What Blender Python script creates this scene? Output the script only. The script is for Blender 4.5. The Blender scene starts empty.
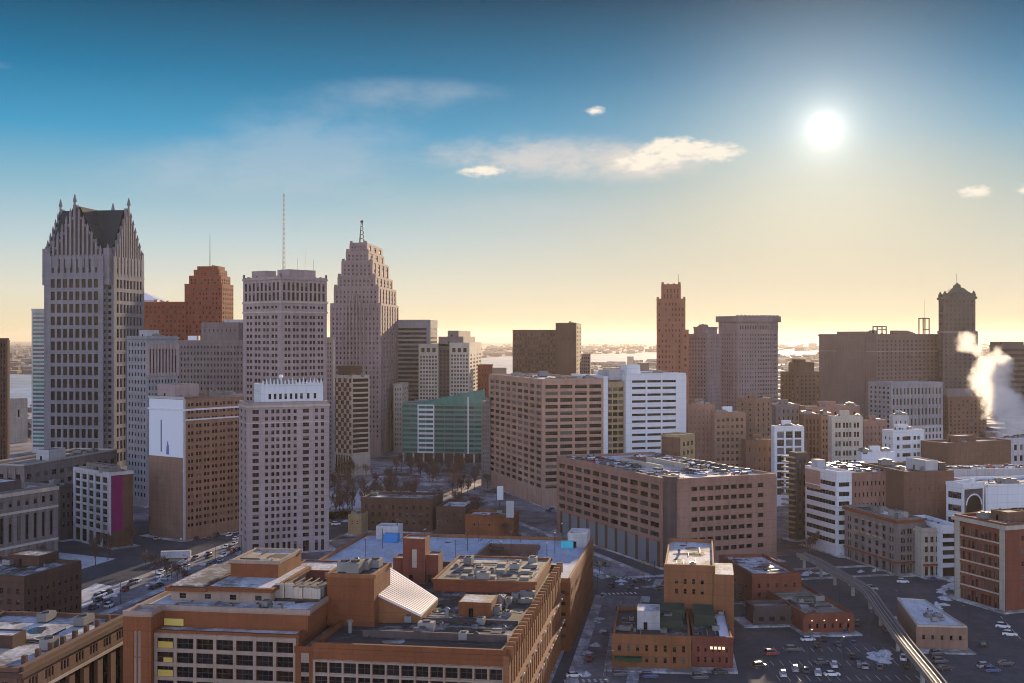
import bpy, math, random
from mathutils import Vector, Matrix
R = math.radians
rnd = random.Random(7)
S = bpy.context.scene
COL = S.collection

# ------------------------------------------------------------------ camera, sky, sun, exposure
FPX, HORIZON, CAM_H = 1200.0, 338.0, 92.0
cam = bpy.data.objects.new('camera', bpy.data.cameras.new('camera')); COL.objects.link(cam)
cam.location = (0, 0, CAM_H); cam.rotation_euler = (R(90), 0, 0)
cam.data.sensor_width = 36; cam.data.lens = FPX / 1024 * 36
cam.data.shift_y = -(341.5 - HORIZON) / 1024
cam.data.clip_start = 1; cam.data.clip_end = 80000
S.camera = cam
SUN_AZ, SUN_EL = 14.6, 9.6
sd = Vector((math.sin(R(SUN_AZ)) * math.cos(R(SUN_EL)), math.cos(R(SUN_AZ)) * math.cos(R(SUN_EL)), math.sin(R(SUN_EL))))
sl = bpy.data.lights.new('sun', 'SUN'); sun = bpy.data.objects.new('sun', sl); COL.objects.link(sun)
sl.energy = 5.0; sl.angle = R(0.5); sl.color = (1.0, 0.74, 0.47)
sun.rotation_euler = (-sd).to_track_quat('-Z', 'Y').to_euler()
S.view_settings.view_transform = 'Standard'; S.view_settings.look = 'None'
S.view_settings.exposure = 0.75; S.view_settings.gamma = 1
S.cycles.use_denoising = True; S.cycles.pixel_filter_type = 'BLACKMAN_HARRIS'; S.cycles.filter_width = 1.0
S.cycles.max_bounces = 10; S.cycles.diffuse_bounces = 3; S.cycles.glossy_bounces = 2
S.cycles.volume_bounces = 10; S.cycles.transparent_max_bounces = 8
S.cycles.sample_clamp_indirect = 4

class NT:
    """small helper for writing node trees"""
    def __init__(s, tree): s.t = tree; s.n = tree.nodes; s.l = tree.links
    def add(s, typ, **kw):
        n = s.n.new(typ)
        for k, v in kw.items(): setattr(n, k, v)
        return n
    def put(s, v, sock):
        if isinstance(v, bpy.types.NodeSocket): s.l.new(v, sock)
        elif v is not None: sock.default_value = v
    def math(s, op, a, b=None, c=None, clamp=False):
        n = s.add('ShaderNodeMath', operation=op, use_clamp=clamp)
        s.put(a, n.inputs[0]); s.put(b, n.inputs[1]); s.put(c, n.inputs[2])
        return n.outputs[0]
    def vmath(s, op, a, b=None):
        n = s.add('ShaderNodeVectorMath', operation=op)
        s.put(a, n.inputs[0]); s.put(b, n.inputs[1])
        return n.outputs['Value'] if op in ('DOT_PRODUCT', 'LENGTH') else n.outputs[0]
    def mix(s, f, a, b, blend='MIX'):
        n = s.add('ShaderNodeMix', data_type='RGBA', blend_type=blend)
        s.put(f, n.inputs[0]); s.put(c4(a), n.inputs[6]); s.put(c4(b), n.inputs[7])
        return n.outputs[2]
    def noise(s, vec, scale, detail=4, rough=.55):
        n = s.add('ShaderNodeTexNoise'); s.put(vec, n.inputs['Vector'])
        n.inputs['Scale'].default_value = scale; n.inputs['Detail'].default_value = detail; n.inputs['Roughness'].default_value = rough
        return n.outputs[0]
    def ramp(s, f, stops):
        n = s.add('ShaderNodeValToRGB'); s.put(f, n.inputs[0]); e = n.color_ramp.elements
        while len(e) < len(stops): e.new(.5)
        for el, (p, c) in zip(e, stops): el.position = p; el.color = c4(c)
        return n.outputs[0]
    def maprange(s, v, a, b, c=0., d=1., smooth=True):
        n = s.add('ShaderNodeMapRange'); n.interpolation_type = 'SMOOTHSTEP' if smooth else 'LINEAR'
        s.put(v, n.inputs[0]); n.inputs[1].default_value = a; n.inputs[2].default_value = b
        n.inputs[3].default_value = c; n.inputs[4].default_value = d
        return n.outputs[0]
def c4(c):
    if isinstance(c, (tuple, list)): return tuple(c) + (1,) if len(c) == 3 else tuple(c)
    return c

def make_world():
    w = bpy.data.worlds.new('World'); S.world = w; w.use_nodes = True
    w.node_tree.nodes.clear(); n = NT(w.node_tree)
    sky = n.add('ShaderNodeTexSky', sky_type='NISHITA', sun_disc=False)
    sky.sun_elevation = R(SUN_EL); sky.sun_rotation = R(SUN_AZ); sky.altitude = 100
    sky.air_density = 1.0; sky.dust_density = 1.2; sky.ozone_density = 2.0
    d = n.add('ShaderNodeTexCoord').outputs['Generated']
    sep = n.add('ShaderNodeSeparateXYZ'); n.l.new(d, sep.inputs[0])
    z = sep.outputs[2]
    elev = n.math('MULTIPLY', n.math('ARCSINE', z), 180 / math.pi)      # degrees above the horizon
    # low winter sky: cream at the horizon, pale blue, deep teal overhead of the town
    grad = n.ramp(n.maprange(elev, 0, 20, smooth=False), [(0, (.84, .72, .40)), (.11, (.75, .73, .60)), (.225, (.50, .63, .67)),
                  (.35, (.25, .48, .61)), (.475, (.055, .335, .57)), (.61, (.012, .195, .385)), (.78, (.003, .07, .15)), (1, (.005, .05, .11))])
    cosang = n.vmath('DOT_PRODUCT', d, tuple(sd))
    ang = n.math('MULTIPLY', n.math('ARCCOSINE', n.math('MINIMUM', cosang, 1.0)), 180 / math.pi)
    # aureole of scattered light round the sun
    def gauss(width, amp):
        q = n.math('DIVIDE', ang, width); q = n.math('MULTIPLY', n.math('MULTIPLY', q, q), -1)
        return n.math('MULTIPLY', n.math('EXPONENT', q), amp)
    def lor(width, amp):
        q = n.math('DIVIDE', ang, width); q = n.math('ADD', n.math('MULTIPLY', q, q), 1)
        return n.math('DIVIDE', amp, q)
    glow = n.math('ADD', n.math('ADD', n.math('ADD', gauss(.33, 10), lor(.50, .95)), gauss(1.4, .22)), gauss(5.5, .20))
    glowc = n.mix(n.maprange(ang, 2, 14), (1, .93, .78), (1, .80, .50))
    sc = n.add('ShaderNodeVectorMath', operation='SCALE'); n.l.new(glowc, sc.inputs[0]); n.l.new(glow, sc.inputs['Scale'])
    # clouds: a wisp bank left of the sun and faint streaks, noise in sky direction (azimuth, elevation)
    az = n.math('MULTIPLY', n.math('ARCTAN2', sep.outputs[0], sep.outputs[1]), 180 / math.pi)
    cv = n.add('ShaderNodeCombineXYZ'); n.l.new(az, cv.inputs[0]); n.l.new(n.math('MULTIPLY', elev, 2.2), cv.inputs[1])
    nz = n.noise(cv.outputs[0], .42, 8, .62); nz2 = n.noise(cv.outputs[0], .13, 6, .6); nz3 = n.noise(cv.outputs[0], 1.5, 6, .6)
    def blob(a0, e0, wa, we):
        p = n.math('DIVIDE', n.math('SUBTRACT', az, a0), wa); q = n.math('DIVIDE', n.math('SUBTRACT', elev, e0), we)
        r2 = n.math('ADD', n.math('MULTIPLY', p, p), n.math('MULTIPLY', q, q))
        return n.math('EXPONENT', n.math('MULTIPLY', r2, -1))
    def cloud(m, noise_, lo, hi): return n.maprange(n.math('MULTIPLY', m, n.math('ADD', n.math('MULTIPLY', noise_, 1.7), -.05)), lo, hi)
    def addm(*a):
        o = a[0]
        for q in a[1:]: o = n.math('ADD', o, q)
        return o
    c1 = n.math('MULTIPLY', cloud(addm(blob(.5, 8.6, 5.6, 1.25), blob(6.2, 8.2, 3.6, .9)), n.math('ADD', n.math('MULTIPLY', nz, .7), n.math('MULTIPLY', nz3, .3)), .24, 1.05), .60)
    c2 = n.math('MULTIPLY', cloud(addm(blob(9.9, 8.7, 1.5, .6), blob(6.2, 8.3, 2.2, .7), blob(4.0, 10.7, .75, .33), blob(21.1, 6.5, 1.0, .42), blob(23.4, 6.5, .8, .4), blob(7.6, 9.1, 1.4, .5), blob(-1.5, 7.9, 1.6, .4)), n.math('ADD', n.math('MULTIPLY', nz3, .75), n.math('MULTIPLY', nz, .25)), .38, .86), .95)
    c3 = n.math('MULTIPLY', cloud(addm(blob(-9, 9.5, 7, 2.2), blob(-14, 7.5, 8, 1.6), blob(-23.5, 11.8, 1.5, .3), blob(-4, 11.6, 5, .8), blob(2, 6, 9, 1.2)), n.math('ADD', n.math('MULTIPLY', nz2, .5), n.math('MULTIPLY', nz, .5)), .40, 1.15), .36)
    veil = n.math('ADD', n.math('MULTIPLY', blob(15, 3.5, 17, 5.5), .62), n.math('MULTIPLY', blob(14.6, 8, 8, 4.5), .22), clamp=True)
    grad = n.mix(veil, grad, (.72, .62, .42))
    col = n.mix(1.0, grad, sc.outputs[0], 'ADD')
    col = n.mix(c3, col, (.55, .60, .66)); col = n.mix(c1, col, (.86, .74, .66)); col = n.mix(c2, col, (1.0, .90, .76))
    # blend: graded band low over the town, Nishita elsewhere, boosted behind to fill walls, dimmed overhead
    low = n.maprange(elev, 22, 40, 1, 0)
    front = n.maprange(sep.outputs[1], -.35, .25)
    m = n.math('MULTIPLY', low, front)
    tint = n.mix(n.maprange(elev, 18, 62), (2.85, 2.08, 2.14), (.26, .32, .56))
    nish = n.mix(1.0, sky.outputs[0], tint, 'MULTIPLY')
    bg1 = n.add('ShaderNodeBackground'); n.l.new(nish, bg1.inputs[0]); bg1.inputs[1].default_value = .15
    bg2 = n.add('ShaderNodeBackground'); n.l.new(col, bg2.inputs[0]); bg2.inputs[1].default_value = .6
    mx = n.add('ShaderNodeMixShader'); n.l.new(m, mx.inputs[0]); n.l.new(bg1.outputs[0], mx.inputs[1]); n.l.new(bg2.outputs[0], mx.inputs[2])
    out = n.add('ShaderNodeOutputWorld'); n.l.new(mx.outputs[0], out.inputs[0])
make_world()

# ------------------------------------------------------------------ materials
MATS = {}
def principled(name):
    m = bpy.data.materials.new(name); m.use_nodes = True; n = NT(m.node_tree)
    return m, n, n.n['Principled BSDF']
def masonry(name, col, var=.32, rough=.88, course=3.4):
    """stone, brick or concrete: mottled, rain streaked, faint storey courses"""
    if name in MATS: return MATS[name]
    m, n, b = principled(name)
    tc = n.add('ShaderNodeTexCoord').outputs['Object']
    mp = n.add('ShaderNodeMapping'); mp.inputs['Scale'].default_value = (1, 1, .12); n.l.new(tc, mp.inputs[0])
    big = n.noise(tc, .045, 3); streak = n.noise(mp.outputs[0], .55, 5, .6); fine = n.noise(tc, 1.4, 3, .7)
    f = n.math('ADD', n.math('ADD', n.math('MULTIPLY', big, .45), n.math('MULTIPLY', streak, .40)), n.math('MULTIPLY', fine, .3))
    k = n.maprange(f, .35, .85, 1 - var * 1.3, 1 + var, False)
    cc = n.add('ShaderNodeCombineXYZ')
    for i in range(3): n.l.new(k, cc.inputs[i])
    # joints between courses and panels, and a few repaired patches of another tint
    sp = n.add('ShaderNodeSeparateXYZ'); n.l.new(tc, sp.inputs[0])
    j1 = n.math('LESS_THAN', n.math('FRACT', n.math('DIVIDE', sp.outputs[2], course)), .07)
    j2 = n.math('LESS_THAN', n.math('FRACT', n.math('DIVIDE', n.math('ADD', sp.outputs[0], sp.outputs[1]), course * 1.35)), .04)
    jj = n.math('MAXIMUM', j1, j2)
    patch = n.maprange(n.noise(tc, .11, 2), .60, .66, 0, .28)
    base = n.mix(patch, n.mix(1.0, col, cc.outputs[0], 'MULTIPLY'), tuple(min(.6, c * 1.25 + .015) for c in col))
    n.l.new(n.mix(n.math('MULTIPLY', jj, .26), base, tuple(c * .35 for c in col)), b.inputs['Base Color'])
    b.inputs['Roughness'].default_value = rough; b.inputs['Specular IOR Level'].default_value = .25
    MATS[name] = m; return m
def glassy(name, col, rough=.12, spec=.5, var=.5):
    if name in MATS: return MATS[name]
    m, n, b = principled(name)
    r = n.add('ShaderNodeObjectInfo').outputs['Random']
    tc = n.add('ShaderNodeTexCoord').outputs['Object']
    k = n.math('ADD', n.math('MULTIPLY', r, var), n.math('MULTIPLY', n.noise(tc, .25, 2), .9))
    n.l.new(n.mix(n.maprange(k, .3, 1.2), tuple(c * .6 for c in col), tuple(min(1, c * 1.7) for c in col)), b.inputs['Base Color'])
    b.inputs['Roughness'].default_value = rough; b.inputs['Specular IOR Level'].default_value = spec
    MATS[name] = m; return m
def flat(name, col, rough=.6, metal=0., var=.12, spec=.4):
    if name in MATS: return MATS[name]
    m, n, b = principled(name)
    tc = n.add('ShaderNodeTexCoord').outputs['Object']
    k = n.noise(tc, .9, 4, .65)
    n.l.new(n.mix(k, tuple(c * (1 - var) for c in col), tuple(min(1, c * (1 + var)) for c in col)), b.inputs['Base Color'])
    b.inputs['Roughness'].default_value = rough; b.inputs['Metallic'].default_value = metal; b.inputs['Specular IOR Level'].default_value = spec
    MATS[name] = m; return m
def snowy(name, under, amount=.5, scale=.08, snow=(.66, .68, .72), edge=.10, under2=None, bump=.35, spec=.22):
    """a roof or ground with blown snow lying in patches"""
    if name in MATS: return MATS[name]
    m, n, b = principled(name)
    g = n.add('ShaderNodeNewGeometry').outputs['Position']
    a = n.noise(g, scale, 6, .62); f = n.noise(g, scale * 9, 4, .6); dr = n.noise(g, scale * .35, 3)
    mp = n.add('ShaderNodeMapping'); mp.inputs['Scale'].default_value = (1, .25, 1); mp.inputs['Rotation'].default_value = (0, 0, .3); n.l.new(g, mp.inputs[0])
    s = n.noise(mp.outputs[0], scale * 2.2, 4, .6)
    k = n.math('ADD', n.math('ADD', n.math('MULTIPLY', a, .45), n.math('MULTIPLY', f, .16)), n.math('ADD', n.math('MULTIPLY', dr, .25), n.math('MULTIPLY', s, .22)))
    t = .78 - amount * .5
    mask = n.maprange(k, t - edge, t + edge * .6)
    u = n.mix(n.noise(g, scale * 4, 5, .7), tuple(c * .7 for c in under), under2 or tuple(min(1, c * 1.35) for c in under))
    sn = n.mix(n.maprange(n.math('ADD', n.math('MULTIPLY', f, .6), n.math('MULTIPLY', s, .5)), .35, .75), tuple(c * .62 for c in snow), snow)
    n.l.new(n.mix(mask, u, sn), b.inputs['Base Color'])
    b.inputs['Roughness'].default_value = .85; b.inputs['Specular IOR Level'].default_value = spec
    bp = n.add('ShaderNodeBump'); bp.inputs['Strength'].default_value = bump; bp.inputs['Distance'].default_value = .3
    n.l.new(k, bp.inputs['Height']); n.l.new(bp.outputs[0], b.inputs['Normal'])
    MATS[name] = m; return m
def emit(name, col, strength):
    if name in MATS: return MATS[name]
    m, n, b = principled(name)
    b.inputs['Base Color'].default_value = c4(col); b.inputs['Emission Color'].default_value = c4(col); b.inputs['Emission Strength'].default_value = strength
    MATS[name] = m; return m

M_SNOW = snowy('snow roof', (.15, .14, .125), .52, .11)
M_SNOW2 = snowy('patchy snow roof', (.10, .095, .09), .38, .11)
M_GRAVEL = snowy('gravel roof', (.20, .18, .15), .30, .08)
M_DARKROOF = snowy('tar roof', (.05, .048, .045), .25, .10)
M_WET = flat('wet membrane', (.03, .032, .036), .18, spec=.5)
M_WARMROOF = snowy('sandy roof', (.30, .24, .17), .35, .10)
G_DARK = glassy('dark window', (.010, .009, .012), .15, .14)
G_BROWN = glassy('brown window', (.018, .009, .007), .18, .14)
G_BLUE = glassy('blue window', (.05, .075, .10), .08)
G_GREEN = glassy('green window', (.02, .10, .082), .08, .6)
G_TEAL = glassy('teal glass', (.03, .15, .13), .10, .6)
G_BLIND = flat('window with blind', (.12, .098, .085), .7)
G_GREY = glassy('grey window', (.035, .032, .038), .12, .3)
M_METAL = flat('galvanised metal', (.24, .24, .245), .55, .5)
M_STEEL = flat('dark steel', (.06, .06, .065), .5, .5)
M_WHITE = flat('white paint', (.74, .75, .78), .6)
M_CONC = masonry('concrete', (.36, .34, .31))
M_DUCT = flat('grey duct', (.19, .185, .18), .6, .3)

# ------------------------------------------------------------------ mesh helpers
class MB:
    def __init__(s): s.v = []; s.f = []; s.m = []; s.mats = []; s.cur = 0
    def mat(s, m):
        if m not in s.mats: s.mats.append(m)
        s.cur = s.mats.index(m); return s
    def face(s, pts):
        i = len(s.v); s.v += [tuple(p) for p in pts]; s.f.append(tuple(range(i, i + len(pts)))); s.m.append(s.cur)
    def box(s, x0, x1, y0, y1, z0, z1, bottom=False):
        i = len(s.v)
        s.v += [(x0, y0, z0), (x1, y0, z0), (x1, y1, z0), (x0, y1, z0), (x0, y0, z1), (x1, y0, z1), (x1, y1, z1), (x0, y1, z1)]
        fs = [(0, 1, 5, 4), (1, 2, 6, 5), (2, 3, 7, 6), (3, 0, 4, 7), (4, 5, 6, 7)] + ([(3, 2, 1, 0)] if bottom else [])
        for f in fs: s.f.append(tuple(i + k for k in f)); s.m.append(s.cur)
        return s
    def fbox(s, o, t, nrm, s0, s1, d0, d1, z0, z1):
        """box in a facade frame: along t from s0 to s1, out along nrm from d0 to d1"""
        i = len(s.v)
        for z in (z0, z1):
            for (a, d) in ((s0, d1), (s1, d1), (s1, d0), (s0, d0)):
                s.v.append((o[0] + t[0] * a + nrm[0] * d, o[1] + t[1] * a + nrm[1] * d, z))
        for f in ((0, 1, 5, 4), (1, 2, 6, 5), (2, 3, 7, 6), (3, 0, 4, 7), (4, 5, 6, 7), (3, 2, 1, 0)):
            s.f.append(tuple(i + k for k in f)); s.m.append(s.cur)
    def prism(s, pts, z0, z1, top=True, bottom=False):
        n = len(pts)
        for k in range(n):
            a, b = pts[k], pts[(k + 1) % n]
            s.face([(a[0], a[1], z0), (b[0], b[1], z0), (b[0], b[1], z1), (a[0], a[1], z1)])
        if top: s.face([(p[0], p[1], z1) for p in pts])
        if bottom: s.face([(p[0], p[1], z0) for p in reversed(pts)])
        return s
    def bar(s, a, b, r0, r1=None, n=4):
        a, b = Vector(a), Vector(b); r1 = r0 if r1 is None else r1
        d = (b - a).normalized(); u = d.orthogonal().normalized(); w = d.cross(u)
        i = len(s.v)
        for p, r in ((a, r0), (b, r1)):
            for k in range(n):
                t = 2 * math.pi * k / n + math.pi / 4
                s.v.append(tuple(p + u * r * math.cos(t) + w * r * math.sin(t)))
        for k in range(n):
            s.f.append((i + k, i + (k + 1) % n, i + n + (k + 1) % n, i + n + k)); s.m.append(s.cur)
        s.f.append(tuple(i + n + k for k in range(n))); s.m.append(s.cur)
        s.f.append(tuple(i + n - 1 - k for k in range(n))); s.m.append(s.cur)
        return s
    def cyl(s, x, y, z0, z1, r, r1=None, n=10): return s.bar((x, y, z0), (x, y, z1), r, r1, n)
    def ball(s, x, y, z, r, n=8, sz=1.0):
        rows = []
        for j in range(n // 2 + 1):
            th = math.pi * j / (n // 2); row = []
            for k in range(n):
                row.append(len(s.v)); s.v.append((x + r * math.sin(th) * math.cos(2 * math.pi * k / n), y + r * math.sin(th) * math.sin(2 * math.pi * k / n), z + r * sz * math.cos(th)))
            rows.append(row)
        for j in range(n // 2):
            for k in range(n):
                s.f.append((rows[j][k], rows[j + 1][k], rows[j + 1][(k + 1) % n], rows[j][(k + 1) % n])); s.m.append(s.cur)
        return s
    def mesh(s, name):
        me = bpy.data.meshes.new(name); me.from_pydata(s.v, [], s.f)
        for m in s.mats: me.materials.append(m)
        if len(s.mats) > 1: me.polygons.foreach_set('material_index', s.m)
        me.update(); return me
    def obj(s, name, parent=None):
        o = bpy.data.objects.new(name, s.mesh(name)); COL.objects.link(o)
        if parent is not None: o.parent = parent
        return o
def tag(o, label=None, cat=None, group=None, kind=None):
    for k, v in (('label', label), ('category', cat), ('group', group), ('kind', kind)):
        if v: o[k] = v
    return o
def empty(name, loc, rz=0):
    o = bpy.data.objects.new(name, None); COL.objects.link(o); o.location = loc; o.rotation_euler = (0, 0, rz); o.empty_display_size = 2
    return o
def child(name, me, parent, loc=(0, 0, 0), rz=0, sc=None):
    o = bpy.data.objects.new(name, me); COL.objects.link(o); o.parent = parent; o.location = loc; o.rotation_euler = (0, 0, rz)
    if sc: o.scale = sc
    return o
def gx(px, Y): return (px - 512) / FPX * Y                 # where a sight line stands at depth Y
def gz(py, Y): return CAM_H - (py - HORIZON) / FPX * Y
def gy(py, z=0): return (CAM_H - z) * FPX / (py - HORIZON)

# ------------------------------------------------------------------ buildings
def F(n=8, f=10, ww=.5, wh=.55, m='punch', d=.35, mx=.5, zt=1.5, zb=5., pat=None, win=None, sp=None, store=False, sw=None):
    return dict(n=n, f=f, ww=ww, wh=wh, m=m, d=d, mx=mx, zt=zt, zb=zb, pat=pat, win=win, sp=sp, store=store, sw=sw)
UNIT = {'w': (1, 1), 'W': (2, 1), 'V': (3, 1), '-': (1, 0), '=': (2, 0), '.': (.35, 0), ':': (.6, 0)}
BUILDINGS = []
APART = {'spire', 'pinnacle', 'rib_cap', 'merlon', 'column', 'chimney', 'roof_hatch', 'facade_lamp', 'wall_lamp', 'dormer', 'skylight', 'screen_panel', 'duct', 'window_hood',
         'landing_slab', 'pier', 'arcade_pier', 'street_level_panel', 'corner_pier', 'aerial', 'cooling_pipe', 'side_wing', 'lit_window', 'white_roof_strip', 'ramp_wall', 'ledge', 'roof_curb', 'roof_rib', 'roof_pipe', 'roof_patch'}
def islands(m):
    """one mesh builder per loose piece"""
    par = list(range(len(m.v)))
    def find(a):
        while par[a] != a: par[a] = par[par[a]]; a = par[a]
        return a
    for f in m.f:
        for q in f[1:]: par[find(q)] = find(f[0])
    out = {}
    for f, mi in zip(m.f, m.m):
        k = find(f[0])
        if k not in out: out[k] = (MB(), {}); out[k][0].mats = m.mats
        b, ix = out[k]
        for q in f:
            if q not in ix: ix[q] = len(b.v); b.v.append(m.v[q])
        b.f.append(tuple(ix[q] for q in f)); b.m.append(mi)
    return [b for b, _ in out.values()]
class Bld:
    def __init__(s, name, label, cat, xl, xc, xr, yt, Y, az, wall, group=None, dl=None, dr=None, win=None, roof=None, par=1.1, Z=None):
        s.az = az; s.wall = wall; s.win = win or [G_DARK] * 6 + [G_BROWN, G_BROWN, G_GREY, G_BLIND]; s.roofm = roof or M_SNOW2; s.par = par
        s.Y = Y; X = gx(xc, Y); s.h = gz(yt, Y) if Z is None else Z
        sn, cs = math.sin(R(az)), math.cos(R(az))
        a, b_ = (xl - 512) / FPX, (xr - 512) / FPX
        s.wl = dl if dl else (X - a * Y) / (cs + a * sn)
        s.wr = dr if dr else (b_ * Y - X) / (sn - b_ * cs)
        if s.wl < 1 or s.wr < 1 or s.wl > 160 or s.wr > 160: print('CHECK SIZE', label, round(s.wl, 1), round(s.wr, 1))
        s.e = empty(name, (X, Y, 0), R(90 - az)); tag(s.e, label, cat, group)
        s.name = name; s.parts = {}; s.wins = []; s.o = Vector((X, Y, 0)); s.rot = Matrix.Rotation(R(90 - az), 3, 'Z')
        s.foot = []; s.maxwin = 100; BUILDINGS.append(s)
    def mb(s, part, mat):
        k = (part, mat.name)
        if k not in s.parts: s.parts[k] = MB()
        return s.parts[k].mat(mat)
    def world(s, p): return s.o + s.rot @ Vector(p)
    def lx(s, px, face='R'):
        """local offset along a face of the sight line through px"""
        a = (px - 512) / FPX; sn, cs = math.sin(R(s.az)), math.cos(R(s.az))
        return (a * s.Y - s.o.x) / (sn - a * cs) if face == 'R' else (s.o.x - a * s.Y) / (cs + a * sn)
    def facade(s, P0, P1, z0, z1, spec, wall):
        L = math.hypot(P1[0] - P0[0], P1[1] - P0[1]); t = ((P1[0] - P0[0]) / L, (P1[1] - P0[1]) / L); nr = (t[1], -t[0])
        w = s.mb('wall', wall); d = spec['d']; mx = spec['mx']
        if spec['pat']: seq = [UNIT[c] for c in spec['pat']]
        else:
            seq = [((1 - spec['ww']) / 2, 0)]
            for k in range(spec['n']): seq += [(spec['ww'], 1), ((1 - spec['ww']) * (1 if k < spec['n'] - 1 else .5), 0)]
        tot = sum(q[0] for q in seq); u = (L - 2 * mx) / tot
        pos = mx; spans = []
        for (wd, isw) in seq:
            if isw: spans.append((pos, pos + wd * u))
            pos += wd * u
        # piers = complement
        dp, dsn = (d, d - .02) if spec['m'] == 'punch' else ((d, d * .35) if spec['m'] == 'vert' else (d * .35, d))
        c = -d + .004
        cuts = [-d + .006] + [q for sp in spans for q in sp] + [L + d - .006]
        for k in range(0, len(cuts), 2):
            w.fbox(P0, t, nr, cuts[k], cuts[k + 1], -.2, dp, z0, z1 - .003)
        nf = spec['f']; fh = (z1 - z0 - spec['zt'] - spec['zb']) / nf; wh = fh * spec['wh']
        zs = [z0]; rows = []
        zb = z0 + spec['zb']
        if spec['store'] and spec['zb'] > 2.5:
            rows.append((z0 + .5, z0 + spec['zb'] - 1.0)); zs += [z0 + .5, z0 + spec['zb'] - 1.0]
        for k in range(nf):
            a = zb + k * fh + (fh - wh) * .5; rows.append((a, a + wh)); zs += [a, a + wh]
        zs.append(z1 - .006)
        sm = s.mb('spandrel', spec['sp']) if spec['sp'] else w
        for k in range(0, len(zs), 2):
            if zs[k + 1] - zs[k] > .02: sm.fbox(P0, t, nr, .02, L - .02, -.15, dsn, zs[k], zs[k + 1])
        for (a, b) in spans:
            for (za, zb_) in rows:
                g = rnd.choice(spec['win'] or s.win)
                s.wins.append((P0[0] + t[0] * (a + b) / 2, P0[1] + t[1] * (a + b) / 2, (za + zb_) / 2, b - a, zb_ - za, math.atan2(t[1], t[0]), g))
    def poly(s, pts, z0, z1, faces=None, wall=None, roof=None, par=None, cap=None):
        wall = wall or s.wall; faces = faces or {}
        s.mb('wall', wall).prism(pts, z0, z1, top=False)
        s.mb('roof', roof or s.roofm).face([(p[0], p[1], z1 - .05) for p in pts])
        n = len(pts)
        for k in range(n):
            a, b = pts[k], pts[(k + 1) % n]
            if faces.get(k): s.facade(a, b, z0, z1, faces[k], wall)
        par = s.par if par is None else par
        if par:
            pm = s.mb('parapet', cap or wall)
            for k in range(n):
                a, b = pts[k], pts[(k + 1) % n]; L = math.hypot(b[0] - a[0], b[1] - a[1])
                if L < .2: continue
                t = ((b[0] - a[0]) / L, (b[1] - a[1]) / L); dd = (faces[k]['d'] if faces.get(k) else 0)
                pm.fbox(a, t, (t[1], -t[0]), -.4 if k % 2 else .0, L + (.4 if k % 2 else .0), -.45, dd + .05 + .003 * k, z1 - .3, z1 + par + .004 * k)
        if z0 < .1: s.foot.append([s.world((p[0], p[1], 0)) for p in pts])
    def block(s, x0, x1, y0, y1, z0, z1, L=None, Rf=None, wall=None, roof=None, par=None, cap=None):
        s.poly([(x0, y0), (x1, y0), (x1, y1), (x0, y1)], z0, z1, {0: Rf, 3: L}, wall, roof, par, cap)
    def full(s, L=None, Rf=None, z1=None, **k):
        s.block(0, s.wr, 0, s.wl, 0, s.h if z1 is None else z1, L, Rf, **k); return s
    def ring(s, x0, x1, y0, y1, z0, z1, proj, mat=None, part='cornice'):
        m = s.mb(part, mat or s.wall)
        m.box(x0 - proj, x1 + proj, y0 - proj, y0 + .3, z0, z1, True); m.box(x0 - proj, x1 + proj, y1 - .3, y1 + proj, z0, z1, True)
        m.box(x0 - proj, x0 + .3, y0 + .302, y1 - .302, z0, z1 - .004, True); m.box(x1 - .3, x1 + proj, y0 + .302, y1 - .302, z0, z1 - .004, True)
    def cornice(s, z, h=1., proj=.8, mat=None): s.ring(0, s.wr, 0, s.wl, z, z + h, proj, mat)
    def pent(s, x0, x1, y0, y1, z0, z1, mat=None, roof=None, part='penthouse', par=.4):
        o = MB().mat(mat or s.wall).box(x0, x1, y0, y1, z0 - .06, z1).obj(part, s.e)
        m = MB().mat(roof or s.roofm).box(x0 + .3, x1 - .3, y0 + .3, y1 - .3, z1 - .01, z1 + .05).obj('penthouse_roof', o)
        if par:
            m = MB().mat(mat or s.wall); m.box(x0, x1, y0, y0 + .28, z1, z1 + par); m.box(x0, x1, y1 - .28, y1, z1, z1 + par); m.box(x0, x0 + .28, y0 + .281, y1 - .281, z1, z1 + par - .01); m.box(x1 - .28, x1, y0 + .281, y1 - .281, z1, z1 + par - .01); m.obj('coping', o)
        if x1 - x0 > 3 and z1 - z0 > 2.5:
            MB().mat(G_DARK).box(x0 - .06, x0 + .05, y0 + (y1 - y0) * .55, y0 + (y1 - y0) * .55 + 1.1, z0, z0 + 2.1).obj('door', o)
    def units(s, n, x0, x1, y0, y1, z, seed=0, big=1.):
        r = random.Random(seed + len(BUILDINGS) * 13)
        for k in range(n):
            me = UNITS[r.randrange(len(UNITS))]; sc = r.uniform(.7, 1.25) * big
            u = child('roof_unit', me[0], s.e, (r.uniform(x0, x1), r.uniform(y0, y1), z), r.choice((0, 0, math.pi / 2)) , (sc, sc, sc * r.uniform(.8, 1.2)))
            child('fan_cowl', me[1], u)
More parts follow.
